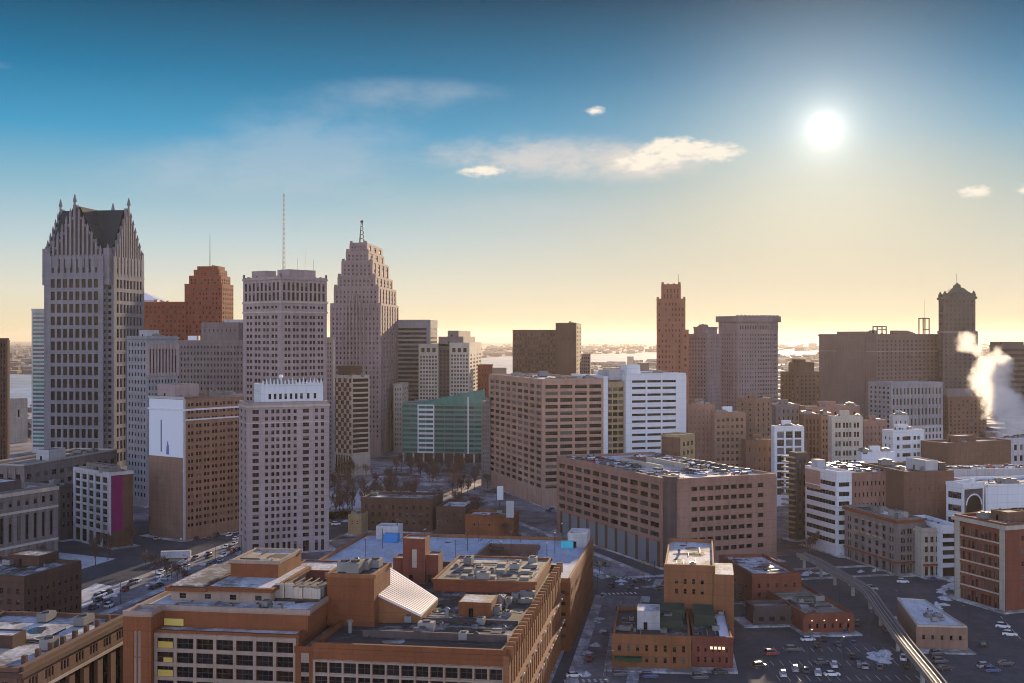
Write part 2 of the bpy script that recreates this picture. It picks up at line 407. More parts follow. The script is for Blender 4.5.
    def clutter(s, n, x0, x1, y0, y1, z, seed=1):
        """pipes, tar patches and bare strips on a near roof"""
        r = random.Random(seed * 7 + len(BUILDINGS))
        for k in range(n):
            x, y = r.uniform(x0, x1), r.uniform(y0, y1); a = r.random() < .5; L = r.uniform(3, 9)
            xe, ye = (min(x1, x + L), y + .22) if a else (x + .22, min(y1, y + L))
            s.mb('roof_pipe', r.choice((M_DUCT, M_STEEL))).box(x, xe, y, ye, z + .12, z + .36, True)
            x, y = r.uniform(x0, x1 - 1), r.uniform(y0, y1 - 1); zz = z + .006 + .003 * k; nn = r.randint(6, 9); q = r.uniform(1.2, 3.6)
            pts = [(min(x1, max(x0, x + q * r.uniform(.6, 1.5) * math.cos(t * 6.283 / nn))), min(y1, max(y0, y + q * r.uniform(.5, 1.3) * math.sin(t * 6.283 / nn))), zz) for t in range(nn)]
            s.mb('roof_patch', r.choice((M_DARKROOF, M_DARKROOF, M_GRAVEL, M_WET))).face(pts)
    def finish(s):
        for (part, mn), m in s.parts.items():
            for q in (islands(m) if part in APART else [m]): q.obj(part, s.e)
UNITS = []
def make_units():
    def add(b, f): UNITS.append((b.mesh('roof_unit'), f.mesh('fan_cowl')))
    b = MB().mat(M_METAL).box(-1.6, 1.6, -1.1, 1.1, .3, 2.0); b.mat(M_STEEL).box(-1.4, 1.4, -.9, .9, 0, .31); add(b, MB().mat(M_STEEL).cyl(0, 0, 2.0, 2.3, .8))
    b = MB().mat(M_DUCT).box(-2.6, 2.0, -1.2, 1.2, .4, 2.4).box(2.0, 3.2, -.7, .7, .4, 1.6); b.mat(M_STEEL).box(-2.3, 1.8, -1, 1, 0, .41); add(b, MB().mat(M_STEEL).cyl(-.6, 0, 2.4, 2.75, .85))
    b = MB().mat(M_DUCT).box(-1, 1, -1, 1, 0, 1.0); add(b, MB().mat(M_STEEL).cyl(0, 0, 1.0, 1.4, .7, .5))
    b = MB().mat(M_METAL).cyl(0, 0, 0, 1.3, .4, .4); b.mat(M_DUCT).box(.5, 2.6, -.4, .4, .2, .8); add(b, MB().mat(M_STEEL).cyl(0, 0, 1.3, 1.7, .65, .25))
make_units()
# wall colours
C_GOTH = masonry('blue grey granite', (.205, .20, .225))
C_LIME = masonry('grey limestone', (.26, .262, .29)); C_PINK = masonry('pinkish limestone', (.35, .275, .275))
C_TAN = masonry('tan brick', (.25, .152, .112)); C_ORANGE = masonry('orange brick', (.25, .066, .036)); C_RED = masonry('red brick', (.19, .058, .040))
C_BROWN = masonry('brown brick', (.16, .085, .062)); C_DKBRN = masonry('dark brown brick', (.10, .055, .04)); C_CREAM = masonry('cream terracotta', (.46, .41, .35))
C_WHITE = masonry('white panel', (.62, .64, .68), .10); C_PALE = masonry('pale grey stone', (.44, .43, .45)); C_MAUVE = masonry('mauve stone', (.25, .19, .195))
C_GREYBR = masonry('grey brown stone', (.20, .168, .165)); C_RUST = masonry('rust terracotta', (.29, .12, .075)); C_SALMON = masonry('salmon precast', (.42, .26, .195))
C_COPPER = masonry('dark slate', (.010, .032, .046), .3); C_ROSE = masonry('rose brick', (.29, .165, .13)); C_OCHRE = masonry('ochre and sunlit brick', (.26, .108, .050))
C_NAVY = masonry('dark stone', (.085, .068, .070)); C_BAND = masonry('brown sandstone', (.205, .070, .030)); C_YELLOW = masonry('yellow and sunlit brick', (.38, .28, .16))

# ---- gothic tower with stepped gables, far left
b = Bld('gothic_tower', 'tall grey postmodern tower with stepped spired gables and dark steep roof', 'skyscraper', 40, 110, 146, 250, 840, 8, C_GOTH, roof=M_DARKROOF, win=[G_DARK], par=0)
def gothic(b):
    wr, wl, zE, zB = b.wr, b.wl, gz(250, 840), gz(276, 840)
    n = 5.5
    pts = [(n, 0), (wr - n, 0), (wr - n, n * .8), (wr, n * .8), (wr, wl - n), (wr - n, wl - n), (wr - n, wl), (n, wl), (n, wl - n), (0, wl - n), (0, n), (n * .8, n), (n * .8, n * .6), (n, n * .6)]
    pts = [(n, 0), (wr - n, 0), (wr - n, n), (wr, n), (wr, wl - n), (wr - n, wl - n), (wr - n, wl), (n, wl), (n, wl - n), (0, wl - n), (0, n), (n, n)]
    big = dict(ww=.66, wh=.70, d=.8, zt=.6, zb=3, mx=2.2)
    fl = 15
    b.poly(pts, 0, zB, {0: F(8, fl, **big), 9: F(8, fl, **big), 10: F(1, 30, .5, .5, zb=3, mx=.3), 11: F(1, 30, .5, .5, zb=3, mx=.3), 1: F(1, 30, .5, .5, zb=3), 8: F(1, 30, .5, .5, zb=3)}, par=0)
    b.ring(n - .5, wr - n + .5, .2, wl - .2, zB - .2, zB + 1.6, .9); b.ring(.2, wr - .2, n - .5, wl - n + .5, zB + .1, zB + 1.9, .9)
    # attic storey with tall slots, then stepped gables on the four sides
    b.poly([(p[0], p[1]) for p in pts], zB, zE - 4, {0: F(8, 1, .42, .9, 'vert', .8, zb=2, mx=2.2), 9: F(8, 1, .42, .9, 'vert', .8, zb=2, mx=2.2)}, par=0)
    zp = gz(205, 840)
    g = b.mb('gable', C_GOTH); pin = b.mb('spire', C_GOTH); gl = b.mb('gable_window', G_DARK)
    def gable(o, t, nr, L):
        k = 13; bw = L / k
        for i in range(k):
            c = abs(i - (k - 1) / 2) / ((k - 1) / 2)
            top = zE + (zp - zE) * (1 - c) + (0 if c else 3)
            s0 = i * bw
            g.fbox(o, t, nr, s0 + .002, s0 + bw, -2.6, -.3, zE - 8, top - 2.5)             # wall behind
            g.fbox(o, t, nr, s0 + bw * .28, s0 + bw * .72, -.31, .55, zE - 12, top)       # pier
            gl.fbox(o, t, nr, s0 + bw * .74, s0 + bw * 1.26, -.32, -.22, zE - 3, top - 4.5) if i < k - 1 else 0
            m = Vector((o[0] + t[0] * (s0 + bw / 2), o[1] + t[1] * (s0 + bw / 2)))
            pin.bar((m.x + nr[0] * .1, m.y + nr[1] * .1, top - .2), (m.x + nr[0] * .1, m.y + nr[1] * .1, top + (3.4 if c else 5.0)), 1.1 if c else 1.6, .15 if c else .35)
    gable((n, 0), (1, 0), (0, -1), wr - 2 * n); gable((0, wl - n), (0, -1), (-1, 0), wl - 2 * n)
    gable((wr, n), (0, 1), (1, 0), wl - 2 * n); gable((wr - n, wl), (-1, 0), (0, 1), wr - 2 * n)
    for (x, y) in ((n * .6, n * .6), (wr - n * .6, n * .6), (n * .6, wl - n * .6), (wr - n * .6, wl - n * .6)):
        g.box(x - 2.2, x + 2.2, y - 2.2, y + 2.2, zB - 6, zE + 1.5)
        pin.bar((x, y, zE + 1.4), (x, y, zE + 4.5), 1.3, .2)
    r = b.mb('steep_roof', C_COPPER); zr = gz(205.5, 840)
    for (ax, w, l, dz) in ((0, wl, wr, 0), (1, wr, wl, -.35)):
        e0, e1, mid = n + .5, w - n - .5, w / 2
        q = [(e0, zE - 5), (e1, zE - 5), (mid + 2.5, zr + dz), (mid - 2.5, zr + dz)]
        P = lambda u, v, z: (v, u, z) if ax == 0 else (u, v, z)
        for k in range(4):
            a, c = q[k], q[(k + 1) % 4]
            r.face([P(a[0], 2.7 + ax * .02, a[1]), P(c[0], 2.7 + ax * .02, c[1]), P(c[0], l - 2.7 - ax * .02, c[1]), P(a[0], l - 2.7 - ax * .02, a[1])])
        if ax == 0:
            for s_ in range(6):                     # standing ribs on the slope facing the camera
                f = s_ / 6; r.box(3 + 0, l - 3, e0 + (mid - 2.5 - e0) * f - .12, e0 + (mid - 2.5 - e0) * f + .2, zE - 5 + (zr - zE + 5) * f, zE - 4.6 + (zr - zE + 5) * f)
gothic(b)

b = Bld('office_tower', 'slim pale teal tower with level window bands behind the gothic tower', 'office tower', 32, 58, 60, 310, 960, 10, C_PALE, win=[G_TEAL, G_BLUE]).full(L=F(1, 34, .97, .55, 'horiz', .3, zb=4))
b = Bld('office_tower', 'dark brown ribbed tower cut by the left edge of the photo', 'office tower', -40, 7, 8, 340, 700, 5, C_DKBRN, win=[G_BROWN]).full(L=F(16, 26, .5, .6, 'vert', .7, zb=4), Rf=F(3, 26, .5, .6, 'vert', .7, zb=4))
b = Bld('warehouse', 'small white block by the frozen river with one big window', 'warehouse', 7, 10, 27, 400, 1050, 45, C_CREAM); b.full(L=F(1, 7, .5, .5), Rf=F(0, 1, pat='----w----', wh=.3, zb=15, zt=1))

# ---- low wide exchange hall at left and its neighbours
b = Bld('exhibition_hall', 'low wide grey hall with rows of small openings left of the magenta sided block', 'hall', -20, 24, 116, 468, 600, 12, C_GREYBR, roof=M_GRAVEL)
b.full(Rf=F(12, 4, .55, .45, zb=4, zt=2), L=F(5, 3, .6, .5, 'vert', .8, zb=4)); b.ring(0, b.wr, 0, b.wl, b.h + .9, b.h + 1.8, .4, C_CREAM, 'coping')
b.pent(b.wr * .42, b.wr * .6, b.wl * .4, b.wl * .7, b.h, b.h + 5, C_PALE); b.units(9, b.wr * .45, b.wr - 4, 5, b.wl - 6, b.h)
b = Bld('neoclassical_building', 'cream neoclassical building with heavy cornices and snowy roof at left edge', 'civic building', -150, -70, 55, 505, 442.6, 25, C_GREYBR, roof=M_SNOW)
b.full(Rf=F(14, 1, .5, .84, 'vert', .9, zb=10, zt=8.5), z1=b.h)
w = b.mb('cornice', C_CREAM); w.box(-.5, b.wr + .9, -1.3, .4, b.h - 1.2, b.h + .3, True); w.box(-.5, b.wr + .9, -1.0, .4, b.h - 8.4, b.h - 7.4, True); w.box(-.5, b.wr + .9, -1.2, .4, 8.6, 9.5, True)
b.facade((0, -.36), (b.wr, -.36), b.h - 7.2, b.h - 1.3, F(14, 1, .42, .6, zb=.8, zt=.8), C_GREYBR); b.pent(10, b.wr - 12, 6, 18, b.h, b.h + 3.5, C_NAVY); b.units(6, 6, b.wr - 6, 3, 20, b.h)
b = Bld('brick_building', 'dark brown low building between the civic building and the magenta wall', 'building', 36, 60, 76, 488, 545, 40, C_NAVY, roof=M_DARKROOF).full(L=F(4, 4, .4, .5), Rf=F(3, 4, .4, .5)); 
b = BUILDINGS[-1]; b.units(4, 2, b.wr - 2, 2, b.wl - 2, b.h)
b = Bld('loft_building', 'white framed eight storey block with a magenta painted side wall', 'loft building', 75, 110, 133, 475, 525, 44, C_PALE, roof=M_DARKROOF)
b.full(L=F(5, 7, .74, .70, 'vert', .6, zb=7, zt=.8, store=True), wall=C_PALE)
mg = b.mb('magenta_wall', masonry('magenta paint', (.18, .008, .09), .3)); mg.box(.3, b.wr * .55, -.12, .1, 7, b.h - .4); b.mb('brick_side', C_DKBRN).box(b.wr * .55 + .01, b.wr - .02, -.10, .1, 0, b.h - .4); b.mb('brick_side', C_DKBRN).box(.3, b.wr * .55, -.10, .1, 0, 6.99)
b.pent(3, b.wr - 4, 4, b.wl - 5, b.h, b.h + 3, C_GREYBR); b.units(5, 2, b.wr - 2, 2, b.wl - 2, b.h)
b = Bld('brick_warehouse', 'dark red brick block with patchy snowy roof at lower left', 'brick building', -60, 24, 80, 580, 367, 16, C_DKBRN, roof=M_SNOW2)
b.full(Rf=F(9, 4, .34, .5, zb=3, zt=2.5), L=F(10, 4, .45, .5, zb=3, zt=2)); b.pent(20, 30, 10, 22, b.h, b.h + 3, C_DKBRN); b.units(8, 2, b.wr - 3, 2, b.wl - 3, b.h, 3)
b = Bld('ornate_building', 'ornate brown brick block with tall arched bays and snowy roof in the lower left corner', 'brick building', -120, 19, 123, 672, 259, 7.7, C_BROWN, roof=M_SNOW)
b.full(Rf=F(7, 1, .62, .86, d=1.0, zb=3, zt=5.2, win=[G_BROWN]), L=F(12, 1, .6, .86, d=1.0, zb=3, zt=5.2, win=[G_BROWN]))
b.facade((0, -1.0), (b.wr, -1.0), b.h - 4.9, b.h - .8, F(0, 1, pat='-w.w.w--' * 7, wh=.7, zb=.6, zt=.6, d=.35), C_BROWN); b.facade((-1.0, b.wl), (-1.0, 0), b.h - 4.9, b.h - .8, F(0, 1, pat='-w.w.w--' * 10, wh=.7, zb=.6, zt=.6, d=.35), C_BROWN)
b.ring(0, b.wr, 0, b.wl, b.h - .9, b.h + .2, 1.9, C_DKBRN); b.ring(0, b.wr, 0, b.wl, b.h - 5.6, b.h - 5.0, 1.7, C_CREAM); b.units(14, 2, b.wr - 4, 2, 40, b.h); b.pent(18, 24, 12, 20, b.h, b.h + 2.6, C_DKBRN)
for k in range(8): b.mb('chimney', C_DKBRN).box(4 + k * 5.6, 5 + k * 5.6, .8, 1.8, b.h, b.h + 2.4)

# ---- orange stepped tower and the hall of the gothic tower's right
b = Bld('art_deco_tower', 'orange brick stepped deco tower with a flagpole mast', 'skyscraper', 185, 222, 233, 285, 1000, 6, C_ORANGE, win=[G_BLIND, G_DARK])
sp = dict(ww=.42, wh=.5, d=.3, zb=2, zt=1.5)
b.block(0, b.wr, 0, b.wl, 0, b.h, L=F(11, 34, **sp), Rf=F(5, 34, **sp))
for k, (i, y) in enumerate(((3.2, 277), (6.5, 271), (9, 267.5))): b.block(i * .35, b.wr - i, i * .5, b.wl - i * 1.1, gz((285, 277, 271)[k], 1000) - .1, gz(y, 1000), L=F(9 - k, 2, .45, .6, zb=.6, zt=1), Rf=F(4, 2, .45, .6, zb=.6, zt=1), par=1.3)
b.mb('mast', M_STEEL).bar((b.wr * .4, b.wl * .45, gz(267, 1000)), (b.wr * .4, b.wl * .45, gz(233, 1000)), .35, .15)
for k in range(6): b.mb('parapet', C_RUST).box(1 + k * b.wr * .13, 2.4 + k * b.wr * .13, b.wl * .25, b.wl * .25 + 1.2, gz(268, 1000), gz(265, 1000))
w = Bld('deco_wing', 'long orange brick wing joined to the stepped deco tower', 'office block', 120, 186, 188, 303, 1002, 6, C_ORANGE, win=[G_BLIND, G_DARK, G_DARK]); w.full(L=F(16, 30, **sp)); w.units(4, 2, w.wr * .6, 2, w.wl * .6, w.h)
b = Bld('tower_block', 'pale tower top with a sloping white roof right of the gothic tower', 'office tower', 120, 160, 162, 301, 1090, 6, C_PALE); b.full(); z = b.h
b.mb('sloped_roof', M_WHITE).prism([(0, 0), (20, 0), (20, b.wl), (0, b.wl)], z, z + .3); m = b.mb('sloped_roof', M_WHITE); T = (5, b.wl * .6, z + 11)
for p, q in (((0, 0), (20, 0)), ((20, 0), (20, b.wl)), ((20, b.wl), (0, b.wl)), ((0, b.wl), (0, 0))): m.face([(p[0], p[1], z + .3), (q[0], q[1], z + .3), T])

# ---- office slabs in front of it
b = Bld('office_building', 'grey stone office slab with a pale left face standing right of the gothic tower', 'office building', 128, 147, 177, 338, 655, 42, C_LIME)
b.full(L=F(6, 21, .5, .5, zb=4, wh=.5) if False else F(6, 21, .5, .5, zb=4), Rf=F(9, 18, .42, .55, zb=4, zt=22), wall=C_LIME)
b.facade((0, -.4), (b.wr, -.4), b.h - 21, b.h - 3, F(9, 1, .5, .88, 'vert', .6, zb=1, zt=2), C_PINK); b.cornice(b.h - .6, 1.2, .9); b.pent(4, b.wr * .6, 6, b.wl - 5, b.h, b.h + 4, C_PALE); b.units(6, 2, b.wr - 2, 2, b.wl - 2, b.h)
b = Bld('office_building', 'broad mauve grey office block with a raised centre left of the antenna tower', 'office building', 176, 244, 245, 342, 770, 7, C_GREYBR, dr=40)
b.full(L=F(20, 22, .45, .5, zb=4)); b.block(2, 36, b.lx(237, 'L'), b.lx(201, 'L'), b.h - .1, gz(324, 770), L=F(8, 1, .2, .3)); b.units(7, 2, 30, 2, b.wl - 2, b.h); b.mb('roof_shed', M_WHITE).box(3, 9, b.lx(195, 'L'), b.lx(186, 'L'), b.h, b.h + 4)
b.cornice(b.h - 5, .9, .7)
b = Bld('office_building', 'small pale block with white roof showing between the deco and antenna towers', 'office building', 225, 246, 247, 321, 900, 7, C_PALE, dr=30); b.full(L=F(6, 26, .5, .5, zb=4))
b = Bld('office_building', 'brown brick block with a blank side painted white over tan', 'office building', 149, 184, 243, 399, 545, 35, C_TAN, roof=M_DARKROOF)
b.full(Rf=F(0, 18, pat='-w.w-w.w-w.w-w.w-w.w-w.w-w.w-', wh=.46, zb=5, zt=1.2), wall=C_TAN)
zt = gz(458, 545)
b.mb('white_panel', flat('painted white wall', (.62, .66, .74), .7, var=.05)).box(-.12, .1, .3, b.wl - .3, zt, b.h - .4)
b.mb('painted_streak', flat('blue grey paint', (.09, .12, .22))).box(-.16, -.1, b.wl * .62, b.wl * .655, zt + 2, b.h - 10)
m = b.mb('painted_figure', flat('blue paint', (.10, .16, .34))); m.face([(-.17, b.wl * .50, zt + 1), (-.17, b.wl * .41, zt + 1), (-.17, b.wl * .42, zt + 5), (-.17, b.wl * .46, zt + 7.5), (-.17, b.wl * .49, zt + 4)])
b.ring(0, b.wr, -.02, b.wl, gz(411, 545), gz(410, 545) + .4, .45, C_WHITE, 'string_course'); b.ring(0, b.wr, 0, b.wl, b.h - .2, b.h + .9, .4, C_PALE, 'coping'); b.mb('corner_quoin', C_PALE).box(-.4, .6, -.42, .3, 0, b.h - .1)
b.mb('string_course', C_WHITE).box(.4, b.wr, -.55, -.3, gz(421, 545), gz(419.5, 545))
b.pent(2, b.wr * .45, b.wl * .35, b.wl * .85, b.h, gz(386, 545), C_PINK); b.units(12, 2, b.wr - 3, 2, b.wl - 3, b.h)

# ---- antenna tower
b = Bld('office_tower', 'pale stone tower with crenellated roof and tall striped lattice antenna', 'skyscraper', 244, 281, 326, 278, 700, 42, C_PINK, win=[G_DARK, G_BROWN])
z1, z2 = gz(302, 700), gz(312, 700); pt = '-w.w-w.w-w.w-w.w-w.w-'
b.block(0, b.wr, 0, b.wl, 0, z2, L=F(0, 27, pat='-w.w-w.w-w.w-w.w-', wh=.5, zb=5, zt=1), Rf=F(0, 27, pat=pt, wh=.5, zb=5, zt=1), par=0)
b.block(0, b.wr, 0, b.wl, z2, z1, L=F(0, 1, pat='-w.w-w.w-w.w-w.w-', wh=.4, zb=1, zt=1, d=.5), Rf=F(0, 1, pat=pt, wh=.4, zb=1, zt=1, d=.5), par=0)
b.block(0, b.wr, 0, b.wl, z1, b.h, L=F(9, 2, .55, .82, 'vert', .4, zb=.5, zt=1.8), Rf=F(10, 2, .55, .82, 'vert', .4, zb=.5, zt=1.8))
b.ring(0, b.wr, 0, b.wl, z2 - .4, z2 + .5, .8, C_CREAM); b.ring(0, b.wr, 0, b.wl, z1 - .4, z1 + .6, .9, C_CREAM); b.cornice(b.h - .6, 1, .9)
m = b.mb('merlon', C_PINK)
for k in range(9):
    for (x, y) in ((b.wr * k / 8, 0), (0, b.wl * k / 8), (b.wr, b.wl * k / 8), (b.wr * k / 8, b.wl)): m.box(x - .5, x + .5, y - .5, y + .5, b.h + .4, b.h + (2.9 if k in (0, 8) else 1.6))
b.pent(b.wr * .25, b.wr * .85, b.wl * .1, b.wl * .4, b.h, gz(269, 700), C_PINK); b.pent(b.wr * .05, b.wr * .3, b.wl * .5, b.wl * .85, b.h, gz(270, 700), C_PINK); b.units(7, 2, b.wr - 2, 2, b.wl - 2, b.h)
m = b.mb('antenna', flat('antenna paint', (.05, .02, .02))); ax, ay = b.wr * .36, b.wl * .36; za, zt = b.h, gz(190, 700)
for (dx, dy) in ((-.6, -.6), (.6, -.6), (.6, .6), (-.6, .6)): m.bar((ax + dx, ay + dy, za), (ax + dx * .5, ay + dy * .5, zt), .11, .07)
for k in range(18):
    f0, f1 = k / 18, (k + 1) / 18; q0, q1 = .6 * (1 - .5 * f0), .6 * (1 - .5 * f1); h0, h1 = za + (zt - za) * f0, za + (zt - za) * f1
    for (p, q) in (((-1, -1), (1, -1)), ((1, -1), (1, 1)), ((1, 1), (-1, 1)), ((-1, 1), (-1, -1))): m.bar((ax + p[0] * q0, ay + p[1] * q0, h0), (ax + q[0] * q1, ay + q[1] * q1, h1), .055)
for (x, y, h) in ((b.wr * .7, b.wl * .2, 12), (b.wr * .62, b.wl * .3, 8), (b.wr * .85, b.wl * .15, 7)): b.mb('aerial', M_STEEL).bar((x, y, gz(269, 700)), (x, y, gz(269, 700) + h), .14)

b = Bld('narrow_tower', 'narrow grey tower squeezed behind the right side of the antenna tower', 'office tower', 318, 333, 335, 339, 745, 12, C_LIME); b.full(L=F(5, 30, .4, .5, zb=5))

# ---- hotel with white penthouse
b = Bld('hotel', 'pale many windowed hotel block with a bright white rooftop storey', 'hotel', 240, 248, 328, 405, 506, 66, C_PINK, roof=M_DARKROOF, win=[G_DARK, G_BROWN, G_DARK, G_DARK])
b.full(L=F(2, 19, .35, .5, zb=5), Rf=F(0, 19, pat='-W=w-w:w-w:w-w=W=w-w-', wh=.56, zb=6, zt=1.5, store=True)); b.cornice(b.h - 1.2, .9, .7, C_CREAM); b.ring(0, b.wr, 0, b.wl, gz(424, 506), gz(423, 506), .5, C_CREAM, 'string_course')
x0, x1 = b.lx(263), b.lx(326); zp = gz(387, 506); mm = C_WHITE
b.block(x0, x1 - 1, 2.2, b.wl - 1, b.h - .1, zp, Rf=F(0, 1, pat='--w-w-w-w-w-w-w-:w:-w--', wh=.5, zb=1, zt=2, d=.25), L=F(3, 1, .3, .5), wall=mm, par=.9, roof=M_SNOW)
m = b.mb('roof_ornament', C_WHITE)
for k in range(17):
    x = x0 + .5 + (x1 - x0 - 2) * k / 16; m.box(x - .35, x + .35, 1.7, 2.6, zp, zp + 1.6); m.bar((x, 2.1, zp + 1.5), (x, 2.1, zp + 2.9 + (k % 3) * .4), .45, .1)
b.units(8, x0 + 1, x1 - 3, 4, b.wl - 3, zp + .1, 5, 1.1); b.mb('antenna_dish', M_WHITE).cyl(x0 + 9, 6, zp, zp + 4, .15).ball(x0 + 9, 6, zp + 4, 1, 8)

# ---- checkered block
b = Bld('office_building', 'square block with a red and white checkered side and a lit base', 'office building', 333, 352, 369, 377, 800, 45, C_CREAM, win=[G_BROWN], roof=M_DARKROOF)
chk = masonry('oxblood panel', (.10, .022, .022)); zb = gz(454, 800)
b.full(L=F(1, 0, .1, .1) if False else None, Rf=F(1, 15, .97, .66, 'horiz', .4, zb=zb, zt=.6))
nx, nz = 7, 17; mm = b.mb('checker_panel', chk); mw = b.mb('checker_frame', C_CREAM)
for i in range(nx):
    for j in range(nz):
        if (i + j) % 2 == 0:
            h = (b.h - zb - 1) / nz; w_ = b.wl / nx; mm.box(-.10, .05, i * w_ - .15 if i else .2, (i + 1) * w_ + (.15 if i < nx - 1 else -.2), zb + j * h + .1, zb + (j + 1) * h - .12)
for k in range(8): mw.box(-.5, .4, k * b.wl / 7.2 + .2, k * b.wl / 7.2 + 1.0, 0, zb - 1)
for k in range(6): mw.box(k * b.wr / 5.1 + .2, k * b.wr / 5.1 + 1.0, -.5, .4, 0, zb - 1)
b.mb('lobby_glass', G_BROWN).box(-.05, .1, .5, b.wl - .5, .6, zb - 1.4); b.mb('lobby_glass', G_BROWN).box(.5, b.wr - .5, -.05, .1, .6, zb - 1.4)
b.pent(2, b.wr * .75, 3, b.wl - 3, b.h, gz(367, 800), C_DKBRN); b.units(4, 1, b.wr - 1, 1, 3, b.h)

# ---- the tallest stepped tower
b = Bld('stepped_skyscraper', 'tall stone stepped skyscraper with a ball on its lattice crown', 'skyscraper', 331, 380, 398, 300, 930, 4, C_MAUVE, win=[G_DARK, G_GREY, G_BLIND])
def penob(b):
    Y = 930; wr, wl = b.wr, b.wl
    lev = [(0, 0, 0, 0, 0, 305), (0.8, 2, 2.5, 2.0, 305, 288), (2.6, 5, 5, 4.8, 288, 277), (4.5, 8, 7.6, 7.5, 277, 262), (7.5, 12, 10.5, 12, 262, 252), (9, 13.5, 13, 14, 252, 244)]
    for k, (f, r_, l0, bk, ya, yb) in enumerate(lev):
        z0 = 0 if k == 0 else gz(ya, Y) - .1; z1 = gz(yb, Y); nf = max(1, round((z1 - z0) / 3.9)); nl = 13 - 2 * k
        q = dict(ww=.42, wh=.5, d=.6, zb=.8 if k else 14, zt=1.2, m='vert')
        b.block(f * .5, wr - r_, r_ * .85, wl - l0 * 1.1, z0, z1, L=F(max(5, nl), nf if k else nf - 3, **q), Rf=F(max(3, 7 - k), nf if k else nf - 3, **q), par=1.5)
        if k:
            for s_ in (r_ * .85 + .7, wl - l0 * 1.1 - .7): b.mb('pinnacle', C_MAUVE).box(f * .5 - .3, f * .5 + 1.6, s_ - 1, s_ + 1, z1, z1 + 2.8)
    # piers running up the middle of the front, tall base arches
    for k in range(6): b.mb('pier', C_MAUVE).box(-1.6, .2, wl * (.33 + .07 * k) - .55, wl * (.33 + .07 * k) + .55, 0, gz(292 - abs(k - 2.5) * -6, Y))
    zt = gz(244, Y); cx, cy = wr * .30, wl * .50
    m = b.mb('lattice_crown', M_STEEL); m.cyl(cx, cy, zt, zt + 2, 5.4, 5.4, 14)
    for (dx, dy) in ((-1.8, -1.8), (1.8, -1.8), (1.8, 1.8), (-1.8, 1.8)): m.bar((cx + dx, cy + dy, zt + 2), (cx + dx * .3, cy + dy * .3, zt + 19), .26, .16)
    for k in range(5):
        q = 1.8 * (1 - .7 * k / 5); m.box(cx - q - .2, cx + q + .2, cy - q - .2, cy + q + .2, zt + 3 + k * 3.2, zt + 3.3 + k * 3.2, True)
    b.mb('beacon_ball', flat('dark red ball', (.09, .02, .018))).ball(cx, cy, zt + 19.8, 1.3, 12)
penob(b)
b = Bld('low_annex', 'small sunlit stone annex beside the stepped skyscraper base', 'annex', 394, 402, 408, 385, 960, 4, C_CREAM); b.full(L=F(3, 12, .4, .5), Rf=F(3, 12, .4, .5))
b = Bld('office_building', 'grey office slab with dark level bands right of the stepped skyscraper', 'office building', 396, 430, 437, 321, 1010, 5, C_LIME, win=[G_BROWN]); b.full(L=F(1, 26, .97, .55, 'horiz', .5, zb=5, zt=5), Rf=F(1, 26, .9, .5, 'horiz', .5, zb=5, zt=5)); b.mb('blank_frame', C_LIME).box(-.8, .3, 0, 3, 0, b.h)
b = Bld('office_building', 'pale twin bay office tower with a dark recess behind the green glass building', 'office building', 419, 469, 481, 344, 985, 4, C_CREAM, win=[G_DARK, G_BLUE])
y0, y1 = b.lx(450, 'L'), b.lx(438, 'L'); q = dict(ww=.6, wh=.55, zb=4, zt=8, d=.35)
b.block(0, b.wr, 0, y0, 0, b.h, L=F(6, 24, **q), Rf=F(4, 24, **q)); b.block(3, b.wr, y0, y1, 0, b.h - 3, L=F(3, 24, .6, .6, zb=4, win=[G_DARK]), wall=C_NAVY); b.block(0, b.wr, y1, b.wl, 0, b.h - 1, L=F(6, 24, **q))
for (a, c) in ((.5, y0 - .5), (y1 + .5, b.wl - .5)): b.facade((-.36, c), (-.36, a), b.h - 8, b.h - 2, F(3, 1, .6, .7, zb=.5, zt=.5, win=[G_DARK]), C_CREAM)
b.pent(3, b.wr - 3, b.lx(463, 'L'), b.lx(438, 'L'), b.h, gz(337, 985), C_GREYBR); b.pent(4, b.wr - 4, b.lx(458, 'L'), b.lx(447, 'L'), gz(337, 985), gz(331, 985), C_GREYBR); b.units(5, 2, b.wr - 2, 2, b.wl - 2, b.h)

# ---- green glass building
b = Bld('glass_building', 'green glass office building with a slanting teal crown facing the plaza', 'glass building', 402, 485, 488, 405, 880, 9, C_WHITE, dr=42, win=[G_GREEN])
yA, yB = b.lx(418, 'L'), b.lx(434, 'L'); zb = 7; gm = flat('green spandrel', (.10, .20, .175), .3)
for (ya, yb, zt, wall, sp_) in ((0, yB, gz(405, 880), C_GREYBR, gm), (yB, yA, gz(405, 880), C_WHITE, C_WHITE), (yA, b.wl, gz(404, 880), C_GREYBR, gm)):
    b.block(0 if sp_ is gm else -.4, 42, ya, yb, zb, zt, L=F(max(2, int((yb - ya) / 7)), 10, .96, .55, 'horiz', .25, zb=.5, zt=.3, sp=sp_), wall=wall, par=0)
b.mb('lobby', C_NAVY).box(3, 38, 3, b.wl - 3, 0, zb + .05)
for k in range(9): b.mb('column', C_CREAM).box(.1, 1.2, b.wl * k / 8.2, b.wl * k / 8.2 + 1.1, 0, zb + .02)
b.mb('white_mullion', C_WHITE).box(-.9, .2, b.lx(469, 'L'), b.lx(467.6, 'L'), zb, gz(397, 880))
m = b.mb('slanted_crown', G_TEAL)
zl, zr = gz(403, 880), gz(389, 880); zlo = gz(405.5, 880)
for x in (-.45,):
    m.face([(x, yA, zlo), (x, 0, zlo), (x, 0, zr), (x, yA, zl)]); m.face([(x + .7, yA, zl), (x + .7, 0, zr), (x + .7, 0, zlo), (x + .7, yA, zlo)]); m.face([(x, yA, zl), (x, 0, zr), (x + .7, 0, zr), (x + .7, yA, zl)]); m.face([(x, 0, zlo), (x + .7, 0, zlo), (x + .7, 0, zr), (x, 0, zr)])
